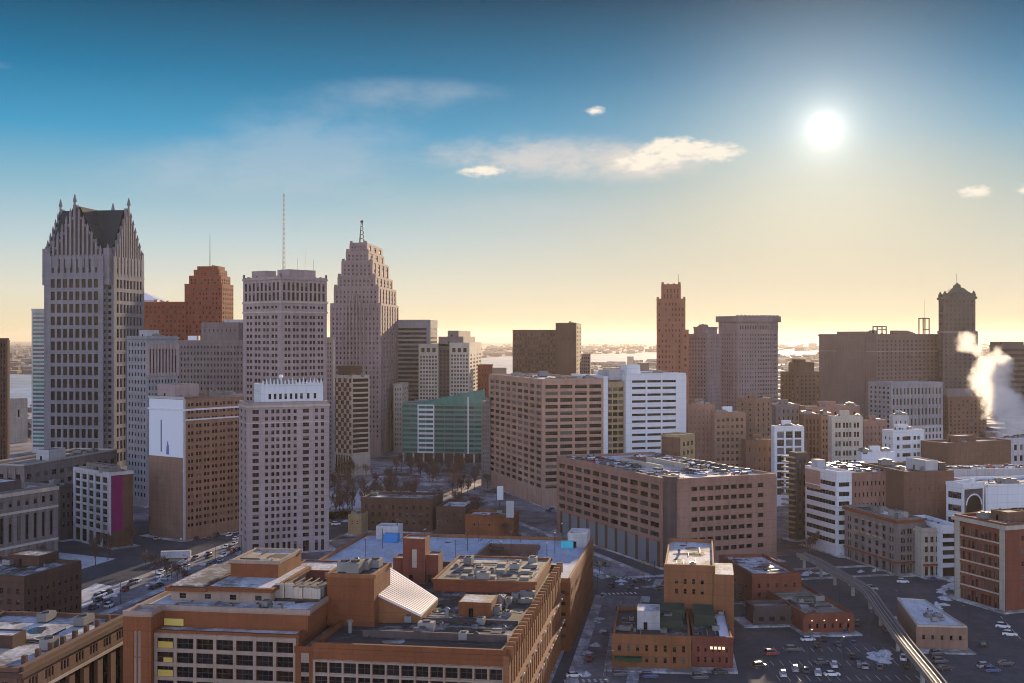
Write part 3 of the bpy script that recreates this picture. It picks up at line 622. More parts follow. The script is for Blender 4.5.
b.units(6, 4, 36, 4, b.wl - 4, gz(405, 880))

# ---- background slabs at the centre
b = Bld('office_building', 'dark brown slab with rows of sunlit windows at the centre skyline', 'office building', 513, 556, 558, 331, 1100, 5, C_DKBRN, dr=24, win=[G_BROWN, G_BLIND]); b.full(L=F(15, 26, .5, .5, zb=4)); b.units(2, 2, 15, 4, 30, b.h)
b = Bld('office_building', 'taller dark brown block with a sunlit right edge beside the brown slab', 'office building', 556, 576, 581, 324, 1085, 6, C_DKBRN); b.full(L=F(4, 1, .1, .1, zb=80), Rf=F(3, 26, .3, .5)); b.units(4, 2, b.wr - 2, 2, b.wl - 2, b.h, 3); 
b = Bld('apartment_block', 'small grey block right of the two dark brown slabs', 'apartment block', 581, 590, 592, 355, 1200, 6, C_GREYBR, dr=18); b.full(L=F(4, 20, .4, .5))
b = Bld('office_building', 'tiny orange roofed block left of the salmon office complex', 'office building', 478, 490, 493, 366, 1020, 6, C_ORANGE, dr=18, roof=M_WARMROOF); b.full(L=F(4, 15, .3, .5))
b = Bld('narrow_tower', 'thin grey building wedged left of the salmon office complex', 'narrow building', 482, 490, 494, 403, 745, 8, C_GREYBR); b.full(L=F(3, 16, .3, .5)); b.units(2, 1, 3, 1, 3, b.h)

# ---- big salmon and white office complex
b = Bld('office_complex', 'huge salmon precast office complex with a glass link and a white end block', 'office complex', 490, 543, 685, 381, 655, 72, C_SALMON, win=[G_BROWN, G_GREY, G_BLIND, G_DARK], roof=M_SNOW)
xa, xb, xc_ = b.lx(603), b.lx(607.5), b.lx(626)
q = dict(wh=.56, zb=9, zt=1.4, d=.7)
b.block(0, xa, 0, b.wl, 0, b.h, L=F(9, 16, .78, **q), Rf=F(4, 16, .84, **q))
b.block(xa, xb, -.8, b.wl * .5, 0, b.h + 1.2, wall=C_WHITE)
b.block(xb, xc_, 2.5, b.wl * .5, 0, b.h - 2, Rf=F(3, 17, .85, .62, d=.25, zb=6, win=[G_GREY, G_BROWN, G_BLIND]), wall=C_YELLOW)
b.block(xc_, b.wr, -.5, b.wl * .45, 0, b.h + 2.5, Rf=F(0, 17, pat='-V.V.V--', wh=.36, zb=6, d=.4, zt=1.5, win=[G_DARK]), wall=C_WHITE)
b.pent(xa + 6, xa + 22, 6, 22, b.h, b.h + 5, C_PALE); b.pent(xc_ + 2, xc_ + 10, 3, 12, b.h + 2.5, b.h + 8, C_WHITE); b.units(22, 3, xa - 3, 4, b.wl - 6, b.h, 1); b.units(8, xc_ + 10, b.wr - 2, 3, 20, b.h + 2.5, 2)
m = b.mb('skylight', G_BLUE)
for k in range(5): m.prism([(6 + k * 6, 8), (10 + k * 6, 8), (10 + k * 6, 14), (6 + k * 6, 14)], b.h - .06, b.h + 1.4)
b.mb('base_panel', C_DKBRN).box(-.66, .1, 0, b.wl, 0, 7.5); b.mb('base_panel', C_DKBRN).box(0, xa - .1, -.66, .1, 0, 7.4)
for k in range(13): b.mb('column', C_SALMON).box(-1.0, -.62, k * b.wl / 12.2, k * b.wl / 12.2 + 1.4, 0, 8)

# ---- parking garage in the middle
b = Bld('parking_garage', 'big tan parking garage with rows of cars on its snowy roof', 'parking garage', 558, 668, 775, 482, 476, 67, C_ROSE, win=[G_DARK, G_BROWN], roof=snowy('garage deck', (.16, .155, .15), .60, .12), par=1.2)
GAR = b; b.h = gz(482, 476); cut = 4.5; zs = gz(545, 476)
pts = [(cut, 0), (b.wr, 0), (b.wr, b.wl), (0, b.wl), (0, cut)]
b.poly([(cut + .01, 0), (b.wr, 0), (b.wr, b.wl), (0, b.wl), (0, cut + .01), (cut, cut)], 0, b.h, {0: F(0, 7, pat='=w.w.w.w.w.w.w.w-w=', wh=.42, zb=5, zt=1.2, d=.5, win=[G_DARK]), 3: F(11, 6, .80, .52, d=.5, zb=11, zt=1.2, mx=1, win=[G_BROWN, G_GREY], sp=C_ROSE)}, par=1.2)
b.mb('stair_tower', C_NAVY).prism([(cut - 3.2, 0.4), (cut, 0.4), (cut, cut - .01), (0.4, cut - .01), (0.4, cut - 3)], 0, b.h + 2)
b.mb('corner_pier', C_ROSE).box(-.55, .6, cut + .1, cut + 1.6, 0, b.h + .5)
for k in range(10): b.mb('street_level_panel', flat('frosted panel', (.16, .185, .21), .3)).box(-.62, .05, cut + 3 + k * 9.1, cut + 9.6 + k * 9.1, .6, 9.6)
for k in range(11): b.mb('arcade_pier', C_DKBRN).box(-.72, .05, cut + 1 + k * 9.1, cut + 2.9 + k * 9.1, 0, 10.4)
b.mb('ramp_wall', C_CREAM).box(b.wr * .35, b.wr * .37, b.wl * .35, b.wl * .72, b.h, b.h + 2.4); b.mb('ramp_wall', C_CREAM).box(b.wr * .60, b.wr * .62, b.wl * .35, b.wl * .72, b.h, b.h + 2.4); b.mb('ramp_wall', C_BROWN).box(b.wr * .37, b.wr * .6, b.wl * .70, b.wl * .72, b.h, b.h + 2.2)
b.units(5, 3, 10, 3, 12, b.h);
b = Bld('brick_building', 'small brown and yellow sunlit block behind the parking garage roof', 'building', 662, 681, 694, 437, 605, 36, C_YELLOW, roof=M_SNOW); b.full(L=F(4, 8, .4, .5), Rf=F(3, 8, .5, .5)); b.mb('shaded_side', C_BROWN).box(-.5, .1, .2, b.wl - .2, 0, b.h - .3)  # yellow wall is sunlight put in as colour, brown sheet the unlit left

# ---- right hand skyline
b = Bld('art_deco_tower', 'slender rust red deco tower with a narrow stepped top', 'skyscraper', 657, 685, 689, 300, 930, 8, C_RUST, dr=27, win=[G_DARK, G_BLIND, G_DARK])
q = dict(ww=.36, wh=.5, d=.35, zt=1.2)
b.block(0, 27, 0, b.wl, 0, b.h, L=F(8, 28, zb=6, **q)); zt = gz(285.5, 930)
b.block(3, 24, b.wl * .17, b.wl * .83, b.h - .1, zt, L=F(5, 2, .3, .8, 'vert', .5, zb=1, zt=2), par=1.2); b.block(26.9, 31, 1, b.wl - 3, 0, gz(311, 930))
b.block(-3, 0.02, -2.5, 2, 0, gz(331, 930), L=F(1, 20, .4, .5)); 
for y in (0.6, b.wl - .6): b.mb('pinnacle', C_RUST).box(-.5, 1.2, y - .9, y + .9, b.h, b.h + 2.5)
for y in (.2, .4, .6, .8): b.mb('pinnacle', C_RUST).box(2.6, 4.2, b.wl * y - .9, b.wl * y + .9, zt, zt + 1.8 + (1 if y in (.2, .8) else 0))
b.mb('flagpole', M_STEEL).bar((5, b.wl * .24, zt), (5, b.wl * .24, zt + 9), .16)
b = Bld('office_tower', 'mauve brick tower with a low penthouse left of the wide corniced tower', 'office tower', 688, 707, 720, 335, 960, 30, C_MAUVE); b.full(L=F(6, 28, .32, .5), Rf=F(5, 28, .2, .4)); b.block(2, b.wr - 1, 2, b.wl - 4, b.h - .1, gz(328, 960)); b.units(3, 3, 8, 3, 8, gz(328, 960))
b = Bld('hotel_tower', 'wide rounded mauve hotel tower with a flaring flat cornice', 'hotel tower', 719, 735, 778, 322, 1000, 62, C_MAUVE, par=0)
wr, wl = b.wr, b.wl
pts = [(1.5, -2.2), (wr * .42, -5), (wr * .72, -4.2), (wr - 1, -.5), (wr, 8), (wr, wl), (0, wl), (0, 1.5)]
q = dict(wh=.42, d=.3, zb=5, zt=9)
b.poly(pts, 0, b.h, {0: F(7, 26, .35, **q), 1: F(7, 26, .62, **q), 2: F(6, 26, .62, **q), 3: F(4, 26, .3, **q), 6: F(6, 26, .4, **q), 7: F(1, 26, .3, **q)}, par=0)
for i in (0, 1, 2): a, c = pts[i], pts[i + 1]; b.facade((a[0], a[1] - .33), (c[0], c[1] - .33), b.h - 7, b.h - 2, F(7, 1, .5, .8, zb=.5, zt=.5), C_MAUVE)
big = [(x + (2 if x > wr / 2 else -2), y + (-2.2 if y < wl / 2 else 2)) for x, y in pts]; b.mb('cornice', C_GREYBR).prism(big, b.h, gz(316, 1000), bottom=True); b.mb('roof', M_DARKROOF).face([(x * .98, y, gz(316, 1000) + .05) for x, y in big])
for k in range(12): b.mb('parapet', C_GREYBR).box(k * wr / 12, k * wr / 12 + 2, -5 + abs(k - 6) * .4, -4 + abs(k - 6) * .4, gz(316, 1000), gz(316, 1000) + 1)
b = Bld('brick_building', 'dark brown block with a small stepped top left of the blank walled hotel', 'building', 781, 795, 820, 373, 1050, 60, C_DKBRN); b.full(L=F(4, 16, .4, .5), Rf=F(6, 16, .35, .5)); b.pent(6, b.wr - 4, 3, b.wl - 3, b.h, gz(363, 1050), C_DKBRN); b.pent(b.wr * .3, b.wr * .55, 4, b.wl - 4, gz(363, 1050), gz(360, 1050), C_DKBRN)
b = Bld('old_hotel', 'large dark mauve hotel with blank stepped side walls and roof sign frames', 'hotel', 819, 876, 942, 335, 1130, 58, masonry('dark mauve brick', (.16, .105, .10)), win=[G_DARK, G_GREY])
b.full(Rf=F(16, 22, .36, .5, zb=6, zt=4)); b.block(-1.5, 6, b.lx(866, 'L'), b.lx(838, 'L'), 0, gz(332.5, 1130)); b.ring(0, b.wr, 0, b.wl, gz(352, 1130), gz(351, 1130), .6, C_MAUVE, 'string_course'); b.cornice(b.h - 1, 1.4, 1)
m = b.mb('sign_frame', M_STEEL); x0 = b.lx(885)
for (px0, px1, yt) in ((880, 889, 326), (926, 932, 317)):
    a, c = b.lx(px0), b.lx(px1)
    for x in (a, c): m.box(x - .4, x + .4, 3, 3.8, b.h, gz(yt, 1130)); m.box(x - .4, x + .4, 8, 8.8, b.h, gz(yt, 1130))
    m.box(a, c, 3.01, 3.7, gz(yt, 1130) - 1, gz(yt, 1130) - .01); m.box(a, c, 8.01, 8.7, gz(yt, 1130) - 1, gz(yt, 1130) - .01); m.box(a, c, 3.02, 3.6, b.h + 5, b.h + 5.8)
m.bar((b.lx(929), 5, gz(317, 1130)), (b.lx(929), 5, gz(297, 1130)), .25, .12); b.pent(b.lx(900), b.lx(912), 4, 12, b.h, b.h + 4); b.units(9, 4, b.wr - 4, 3, 20, b.h, 0, 1.3)
b = Bld('crowned_tower', 'dark ornate tower with a domed mansard crown and flagpole at right', 'skyscraper', 939, 944, 975, 298, 1150, 100, C_NAVY, win=[G_DARK, G_GREY, G_GREY])
wr, wl = b.wr, max(b.wl, 26); zt = gz(298, 1150); zm = gz(332, 1150)
b.block(-1, wr + 2, -1, wl, 0, zm, L=F(2, 24, .3, .5, zb=6), Rf=F(7, 24, .42, .5, zb=6), wall=C_NAVY); b.block(0, wr, 0, wl, zm - .1, zt, Rf=F(7, 7, .45, .6, zb=1, zt=1), L=F(4, 7, .45, .6, zb=1, zt=1))
b.ring(0, wr, 0, wl, zt - 1, zt + 1.2, 1.8, C_NAVY); b.ring(0, wr, 0, wl, zm - .8, zm + .8, 1.6, C_GREYBR)
for (x, y) in ((1, 1), (wr - 1, 1), (1, wl - 1), (wr - 1, wl - 1)): b.mb('corner_turret', C_NAVY).box(x - 1.6, x + 1.6, y - 1.6, y + 1.6, zt + .3, zt + 4).bar((x, y, zt + 4), (x, y, zt + 7), 1.8, .3)
m = b.mb('mansard_crown', masonry('oxidised roof', (.07, .08, .075)))
lv = [(1.8, zt), (2.2, zt + 4.2), (5.6, zt + 6.4), (8.6, zt + 9.6), (11.2, zt + 10.4), (11.4, zt + 12.6), (14.2, zt + 15.2)]
for (i0, h0), (i1, h1) in zip(lv, lv[1:]):
    A = [(i0, i0 * .8), (wr - i0, i0 * .8), (wr - i0, wl - i0 * .8), (i0, wl - i0 * .8)]; Bq = [(i1, i1 * .8), (wr - i1, i1 * .8), (wr - i1, wl - i1 * .8), (i1, wl - i1 * .8)]
    for k in range(4): a, c, d_, e_ = A[k], A[(k + 1) % 4], Bq[(k + 1) % 4], Bq[k]; m.face([(*a, h0), (*c, h0), (*d_, h1), (*e_, h1)])
m.face([(*p, lv[-1][1]) for p in Bq]); b.mb('flagpole', M_STEEL).bar((wr / 2, wl / 2, lv[-1][1]), (wr / 2, wl / 2, lv[-1][1] + 9), .2)
for k in range(3): b.mb('dormer', C_NAVY).box(wr * (.3 + .2 * k) - 1.3, wr * (.3 + .2 * k) + 1.3, .2, 3.5, zt + 1, zt + 5)
b = Bld('office_building', 'wide cream office block standing in front of the dark old hotel', 'office building', 869, 891, 942, 384, 960, 66, C_LIME); b.full(L=F(5, 13, .5, .5, zb=4), Rf=F(14, 4, .5, .6, 'vert', .5, zb=20, zt=2)); b.facade((0, -.4), (b.wr, -.4), 3, 21, F(14, 3, .5, .6, zb=1, zt=1), C_PALE); b.cornice(b.h - .6, 1, .8)
b = Bld('office_building', 'dark stepped block spreading from the foot of the crowned tower', 'office building', 941, 948, 986, 398, 1000, 70, C_BROWN); b.full(L=F(2, 11, .4, .5), Rf=F(9, 11, .4, .5)); b.pent(2, b.wr * .7, 3, b.wl * .8, b.h, b.h + 7, C_GREYBR)

# ---- midrise cluster right of centre
mid = [
 ('rose brown midrise with a plain face right of the white end block', 686, 688, 714, 406, 690, 82, C_ROSE, F(6, 14, .15, .4), None, M_SNOW),
 ('tan gridded midrise with a white box on its roof', 712, 715, 745, 414, 672, 82, C_TAN, F(6, 12, .55, .5, zb=4), None, M_SNOW),
 ('dark midrise with a jagged white roof and one tan side', 738, 755, 771, 400, 765, 45, C_TAN, F(3, 14, .3, .55), F(2, 14, .2, .4), M_SNOW),
 ('low dark brown building below the dark midrise', 742, 746, 773, 442, 665, 80, C_BROWN, F(5, 5, .25, .4), None, M_SNOW2),
 ('white framed midrise with three tall dark glass bays', 772, 775, 803, 428, 655, 82, C_WHITE, F(3, 8, .78, .80, 'vert', .5, zb=6, win=[G_DARK, G_BLUE]), None, M_SNOW),
 ('brown midrise with narrow tall bays beside the white framed midrise', 800, 804, 820, 416, 700, 80, C_BROWN, F(4, 10, .5, .7, 'vert', .5), None, M_SNOW),
 ('tan slim midrise left of the cream gridded midrise', 819, 821, 832, 416, 702, 80, C_TAN, F(3, 11, .5, .5), None, M_SNOW),
 ('cream gridded midrise with seven rows of wide windows', 829, 832, 862, 418, 680, 82, C_CREAM, F(0, 8, pat='-w.w-w.w.w-w.w-', wh=.55, zb=3), None, M_SNOW),
 ('plain brown midrise between the cream midrise and the white striped block', 860, 864, 886, 422, 730, 78, C_ROSE, F(5, 9, .2, .4), None, M_SNOW2),
 ('white office block with short dark window stripes', 883, 893, 923, 432, 690, 66, C_WHITE, F(0, 7, pat='-w-V-w.w-', wh=.45, zb=3), F(2, 7, .3, .4), M_SNOW),
 ('low white flat block in front of the plain brown midrise', 858, 862, 894, 454, 640, 80, C_WHITE, F(4, 2, .3, .4), None, M_SNOW),
 ('brown block with a glittering golden snow roof behind the midrises', 800, 806, 858, 408, 790, 80, C_ROSE, F(8, 8, .3, .5), None, M_SNOW),
 ('grey brown roofline block left of the golden snow roof', 770, 776, 800, 406, 800, 78, C_GREYBR, F(5, 9, .3, .5), None, M_SNOW),
 ('wide dark brown theatre with snowy roofs at the foot of the crowned tower', 922, 948, 1010, 445, 680, 62, C_BROWN, F(8, 1, .06, .2), None, M_SNOW),
 ('pale tower block behind the white striped block', 890, 893, 908, 417, 740, 78, C_PALE, F(3, 10, .3, .5), None, M_SNOW),
 ('brown flat block between rose midrise and tan midrise roofs', 700, 704, 740, 426, 760, 78, C_BROWN, F(6, 8, .3, .5), None, M_SNOW),
]
for (lab, xl, xc, xr, yt, Y, az, wall, rf, lf, rm) in mid:
    b = Bld('midrise_building', lab, 'midrise', xl, xc, xr, yt, Y, az, wall, 'midrise blocks right of the centre', roof=rm); b.full(Rf=rf, L=lf or F(3, rf['f'], .2, .4)); b.cornice(b.h - .5, .8, .5)
    b.units(5, 1.5, b.wr - 1.5, 1.5, max(2, b.wl - 2), b.h); b.pent(b.wr * .3, b.wr * .62, b.wl * .4, b.wl * .8, b.h, b.h + 3.6, C_WHITE if 'white box' in lab else wall)
b = BUILDINGS[-3]; 
b = Bld('banded_garage', 'dark banded parking deck behind the steam at the right edge', 'parking deck', 990, 996, 1060, 346, 1250, 70, C_NAVY); b.full(Rf=F(1, 14, .98, .5, 'horiz', .5, zb=4), L=F(1, 14, .9, .5, 'horiz', .5, zb=4)); b.pent(10, 40, 4, 20, b.h, b.h + 4)
b = Bld('low_building', 'long low pale building below the steam at the right edge', 'low building', 990, 1000, 1070, 440, 760, 72, C_PALE, roof=M_SNOW); b.full(Rf=F(12, 3, .5, .5)); b.units(8, 3, b.wr - 3, 3, b.wl - 2, b.h)

# ---- striped stair garage, long brick garage and neighbours
b = Bld('stair_tower_building', 'slender dark stair tower edged with sunlit slabs', 'tower', 790, 797, 807, 455, 545, 62, C_NAVY, roof=M_SNOW); b.full(L=F(1, 1, .1, .1), Rf=F(2, 14, .5, .7, zb=2, win=[G_BROWN, G_BLIND]))
for k in range(15): b.mb('landing_slab', C_YELLOW).box(-1.6, .3, .5, b.wl + 4.2, 3 + k * 2.45, 3.7 + k * 2.45, True)  # slabs coloured yellow to stand in for sunlight on their edges
b = Bld('striped_garage', 'white parking building with black stripes and a blue white corner', 'parking garage', 806, 837, 851, 474, 506, 73.5, C_WHITE, roof=M_SNOW, win=[G_DARK]); STG = b
ym = b.lx(821, 'L'); zq = gz(489, 506)
b.block(0, b.wr, 0, b.wl, 0, b.h, L=F(0, 7, pat='.VVVVVVVVV-', wh=.45, d=.3, zb=4, zt=2.5, m='horiz'), Rf=F(0, 7, pat=':VVV:', wh=.45, d=.3, zb=4, zt=2.5, m='horiz'))
b.mb('wall_panel', C_SALMON).box(-.36, .1, ym, b.wl - .1, zq - 2, b.h - .1); b.mb('stair_head', C_PALE).box(2, 6, b.wl - 6, b.wl - 1, b.h, b.h + 4)
for k in range(7): b.mb('spandrel_fin', C_WHITE).box(-.5, .1, .4, b.wl - .4, 3.2 + k * 4.15, 3.6 + k * 4.15)
b = Bld('brick_garage', 'long brown brick garage with cars parked along its sunny roof', 'parking garage', 849, 852, 906, 475, 510, 73, C_ROSE, roof=snowy('sunny deck', (.17, .15, .13), .55, .12), dl=38, win=[G_DARK]); BRG = b
b.full(Rf=F(13, 5, .4, .4, zb=9, zt=1.5)); b.units(3, 2, b.wr - 2, 20, 36, b.h)
b = Bld('brick_block', 'blank brown brick block with a curved corner roof wall', 'brick building', 900, 904, 953, 474, 500, 78, C_BROWN, roof=M_SNOW2, dl=34); b.full(Rf=F(5, 3, .06, .12)); b.pent(b.wr * .55, b.wr * .8, 4, 20, b.h, b.h + 4.5, C_PALE); b.mb('roof_stair', C_NAVY).box(b.wr * .8 + .01, b.wr * .93, 3, 12, b.h, b.h + 4); b.units(5, 2, b.wr - 3, 3, 30, b.h)
b = Bld('ornate_facade_building', 'narrow white building with black bands and an arched window gable', 'building', 951, 963, 984, 486, 488, 64, C_WHITE, roof=M_SNOW2, dl=8.5); b.full(L=F(0, 5, pat='.VVV.', wh=.5, m='horiz', zb=4), Rf=None, wall=C_WHITE)
x0, x1, zt = .8, b.wr - .8, b.h
m = b.mb('arched_window', G_DARK); cx = b.wr / 2; rr = b.wr * .34
m.face([(cx + rr * math.cos(t * math.pi / 12), -.10, zt - 8 + rr * math.sin(t * math.pi / 12)) for t in range(13)] + [(cx - rr, -.10, zt - 11), (cx + rr, -.10, zt - 11)]); m.box(x0 + 1, x1 - 1, -.10, .05, zt - 17, zt - 12.5); m.box(x0 + 1, x1 - 1, -.10, .05, zt - 24, zt - 18.5)
k_ = b.mb('dark_panel', C_NAVY); k_.box(x0, x1, -.06, .05, zt - 5, zt - 1.5); k_.box(x0, x1, -.06, .05, zt - 25, zt - 5.01)
a_ = b.mb('white_trim', C_WHITE)
for t in range(12): a_.bar((cx + (rr + .3) * math.cos(t * math.pi / 12), -.3, zt - 8 + (rr + .3) * math.sin(t * math.pi / 12)), (cx + (rr + .3) * math.cos((t + 1) * math.pi / 12), -.3, zt - 8 + (rr + .3) * math.sin((t + 1) * math.pi / 12)), .35)
a_.box(x0 + .8, x1 - .8, -.4, .05, zt - 12.4, zt - 11.2); a_.box(x0 + .8, x1 - .8, -.4, .05, zt - 18.4, zt - 17.1); a_.cyl(cx, .4, zt, zt + 2.6, 1.2, .9)
b = Bld('white_block', 'white rendered block with two big dark openings at right', 'building', 983, 986, 1060, 487, 495, 80, C_WHITE, roof=M_SNOW, dl=26); b.full(Rf=F(0, 1, pat='----w---VV--V--W---', wh=.45, zb=9, zt=4, win=[G_DARK])); b.units(7, 3, b.wr - 3, 3, 20, b.h)
b = Bld('roof_deck_garage', 'low white parking deck with parked cars behind the brick block', 'parking garage', 905, 920, 1070, 472, 560, 82, C_PALE, roof=snowy('white deck', (.2, .2, .2), .7, .12)); b.full(Rf=F(20, 4, .5, .4, zb=4)); DKG = b

b = Bld('corner_building', 'ornate brown stone corner building with arched windows and gilded trim', 'corner building', 846, 897, 921, 521, 466, 76, C_GREYBR, roof=M_DARKROOF, win=[G_DARK, G_BROWN])
q = dict(d=.45, zb=5, zt=2.5, store=True)
b.full(L=F(0, 4, pat='-w.w=W=W=W=W=W=w.w-', wh=.62, **q), Rf=F(0, 4, pat='-w.w-w.w-w.w-', wh=.62, **q)); b.cornice(b.h - .8, 1.2, 1.1, C_BAND)
g = b.mb('window_hood', C_YELLOW)
for k in range(5): g.box(-.9, .05, b.wl * (.24 + .12 * k), b.wl * (.24 + .12 * k) + 2.8, b.h - 8.4, b.h - 7.9, True); g.box(-.75, .05, b.wl * (.24 + .12 * k) + .4, b.wl * (.24 + .12 * k) + 2.4, b.h - 3.1, b.h - 2.7, True)
b.ring(0, b.wr, 0, b.wl, 4.4, 5.1, .8, C_RED, 'shop_fascia'); b.pent(3, b.wr - 3, 4, 11, b.h, b.h + 2.2, M_CONC); b.units(8, 2, b.wr - 2, 3, b.wl - 3, b.h); b.mb('skylight', M_WHITE).box(b.wr * .3, b.wr * .7, 14, 22, b.h - .04, b.h + .7)
b = Bld('shop_building', 'cream three storey shop building between ornate corner building and striped block', 'shop building', 919, 922, 941, 531, 462, 80, C_CREAM, dl=24, roof=M_SNOW2); b.full(Rf=F(3, 3, .6, .6, zb=5, store=True, d=.4)); b.cornice(b.h - .6, .9, .7); b.units(3, 1, b.wr - 1, 2, 20, b.h); b.mb('shop_fascia', C_ORANGE).box(.3, b.wr - .3, -.9, .0, 4.2, 5.0, True)
b = Bld('shop_building', 'white and black striped shop block left of the dark red corner block', 'shop building', 939, 941, 960, 528, 460, 80, C_WHITE, dl=26, roof=M_SNOW); b.full(Rf=F(1, 4, .96, .55, 'horiz', .3, zb=5, store=True)); b.units(3, 1, b.wr - 1, 2, 20, b.h)
b = Bld('brick_building', 'dark red brick corner block with cream trimmed windows at right edge', 'brick building', 956, 1006, 1075, 527, 403, 70, C_RED, roof=M_WARMROOF, win=[G_DARK, G_BLIND, G_BROWN])
b.full(L=F(0, 5, pat='-w.w-w.w.w-w.w.w-w.w-', wh=.62, zb=5, zt=2, d=.4, store=True), Rf=F(0, 5, pat='---w----w--w---', wh=.35, zb=5, zt=2)); b.cornice(b.h - .9, 1.4, 1.2, C_CREAM)
for k in range(5): b.mb('cream_band', C_CREAM).box(-.55, .05, .2, b.wl - .2, 5.2 + k * (b.h - 7) / 5, 5.7 + k * (b.h - 7) / 5)
b.mb('corner_pier', C_CREAM).box(-.62, .4, -.02, 2.4, 0, b.h - .1); b.mb('corner_pier', C_CREAM).box(-.62, .4, b.wl - 2.4, b.wl, 0, b.h - .1); b.units(10, 3, b.wr - 6, 3, b.wl - 4, b.h); b.pent(8, 16, 8, 16, b.h, b.h + 3, C_BROWN)
# ---- brown and white complex in the foreground
def at(b, px, py, z):
    Y = gy(py, z); rel = Vector((gx(px, Y) - b.o.x, Y - b.o.y)); sn, cs = math.sin(R(b.az)), math.cos(R(b.az))
    return rel.x * sn + rel.y * cs, -rel.x * cs + rel.y * sn
G_LIT = emit('lit window', (.36, .25, .05), .10)
C_FRAME = masonry('pinkish brown frame', (.33, .245, .20))
b = Bld('terraced_complex', 'sprawling brown brick complex with white window grids and stepped snowy roofs in front', 'office complex', 312, 505, 557, 655, 254, 8.7, C_BAND, win=[G_DARK, G_BROWN, G_DARK], roof=M_GRAVEL)
CAS = b; wr, wl, h = b.wr, 42., b.h
b.block(0, wr, 0, wl, 0, h, L=F(13, 7, .84, .80, d=.35, zb=1.2, zt=2.6, mx=.2, sp=C_FRAME), Rf=F(26, 6, .55, .62, 'vert', 1.1, zb=3, zt=1.8, mx=.3, sp=C_BAND), wall=C_OCHRE, roof=M_DARKROOF, cap=C_BAND)  # ochre wall puts orange sunlight on the right ribs into the colour
b.mb('top_band', C_BAND).box(-.72, -.2, -.4, wl + .2, h - 2.3, h - .01)
m = b.mb('window_grid', C_FRAME)
for k in range(14): m.box(-.62, -.30, .15 + k * (wl - .6) / 13, .55 + k * (wl - .6) / 13, 0, h - 2.5)
for k in range(8): m.box(-.60, -.30, .16, wl - .1, 1.1 + k * (h - 3.9) / 7 - .2, 1.1 + k * (h - 3.9) / 7 + .25)
for z in (h * .38, h * .68): b.mb('ledge', C_OCHRE).box(.2, wr - .2, -2.2, -.5, z, z + .7, True)
for k in range(30): b.mb('facade_lamp', M_WHITE).ball(2 + k * (wr - 4) / 29, -2.4, (h * .38 if k % 3 else h * .68) + 1.0, .32, 6)
for k in range(27): b.mb('rib_cap', C_OCHRE).box(.1 + k * (wr - .7) / 26, .7 + k * (wr - .7) / 26, -1.7, .1, h - 1, h + 1.8)
x0 = at(b, 470, 592, h)[0]
X_STEP = x0
b.block(x0, wr - .6, 1.6, 29, h - .06, h + 2.7, roof=M_GRAVEL, par=.5)
b.mb('coloured_band', C_ORANGE).box(x0 - .15, x0 + .02, 1.8, 28.8, h + .2, h + 1.6)
for (y, hh) in ((622, .9), (640, 1.6)):
    x = at(b, 440, y, h)[0]; b.mb('roof_curb', C_NAVY).box(x, x + .7, 1.2, 34, h - .05, h + hh)
x, _ = at(b, 470, 617, h); ya, yb = at(b, 492, 617, h)[1], at(b, 458, 617, h)[1]; b.pent(x, x + 9, ya, yb, h, h + 3.5, C_BAND, M_WARMROOF, par=0)
for k in range(9): b.mb('roof_hatch', M_DUCT).box(x0 + 4 + (k % 3) * 9, x0 + 6.6 + (k % 3) * 9, 4 + (k // 3) * 8 + k % 2, 6.4 + (k // 3) * 8 + k % 2, h + 2.6, h + 3.5)
b.units(10, x0 + 2, wr - 4, 4, 27, h + 2.65, 4); b.units(26, x + 1, x0 - 3, 2.5, 13, h, 5, .8); b.units(9, 4, x - 4, 3, 36, h, 6)
# upper terrace on the left
hb, hc = 26.9, 30.8; yR, yL = 46., 79.
b.block(1, 60, yR, yL, 0, hb, L=F(7, 8, .82, .74, d=.4, zb=.8, zt=1.0, mx=.3, sp=C_FRAME), Rf=F(5, 7, .3, .5), roof=M_SNOW, par=.3)
m = b.mb('window_grid', C_FRAME)
for k in range(8): m.box(.32, .62, yR + .1 + k * (yL - yR - .9) / 7, yR + .8 + k * (yL - yR - .9) / 7, 0, hb - .3)
for k in range(9): m.box(.34, .62, yR + .1, yL - .1, .6 + k * (hb - 1.8) / 8 - .1, .6 + k * (hb - 1.8) / 8 + .75)
for k in range(5): b.mb('lit_window', G_LIT).box(.57, .66, yL - 4.4, yL - .9, hb - 4.0 - k * 3.14, hb - 2.2 - k * 3.14) if k in (0, 2) else b.mb('lit_window', G_LIT).box(.57, .66, yL - 4.3, yL - 2.2, hb - 4.0 - k * 3.14, hb - 2.6 - k * 3.14)
b.mb('yellow_banner', emit('yellow lamp panel', (.42, .34, .09), .12)).box(4.6, 4.9, yL - 5, yL - .5, hb + .4, hb + 1.9)
b.block(5.2, 60, yR - 1, yL + 6, hb - .05, hc, roof=M_SNOW, par=.9, cap=C_FRAME)
b.block(-1.2, 5.19, yL, yL + 6, 0, hc, L=F(0, 2, pat='=.w.w.=', ww=.3, wh=.86, zb=1, zt=2.5, d=.3, win=[C_FRAME]), roof=M_SNOW, par=.9, cap=C_FRAME)
b.block(0.2, 30, wl + .01, yR - .01, 0, hb - 3, L=F(1, 7, .6, .7, d=.2, zb=1, zt=2, sp=C_FRAME))
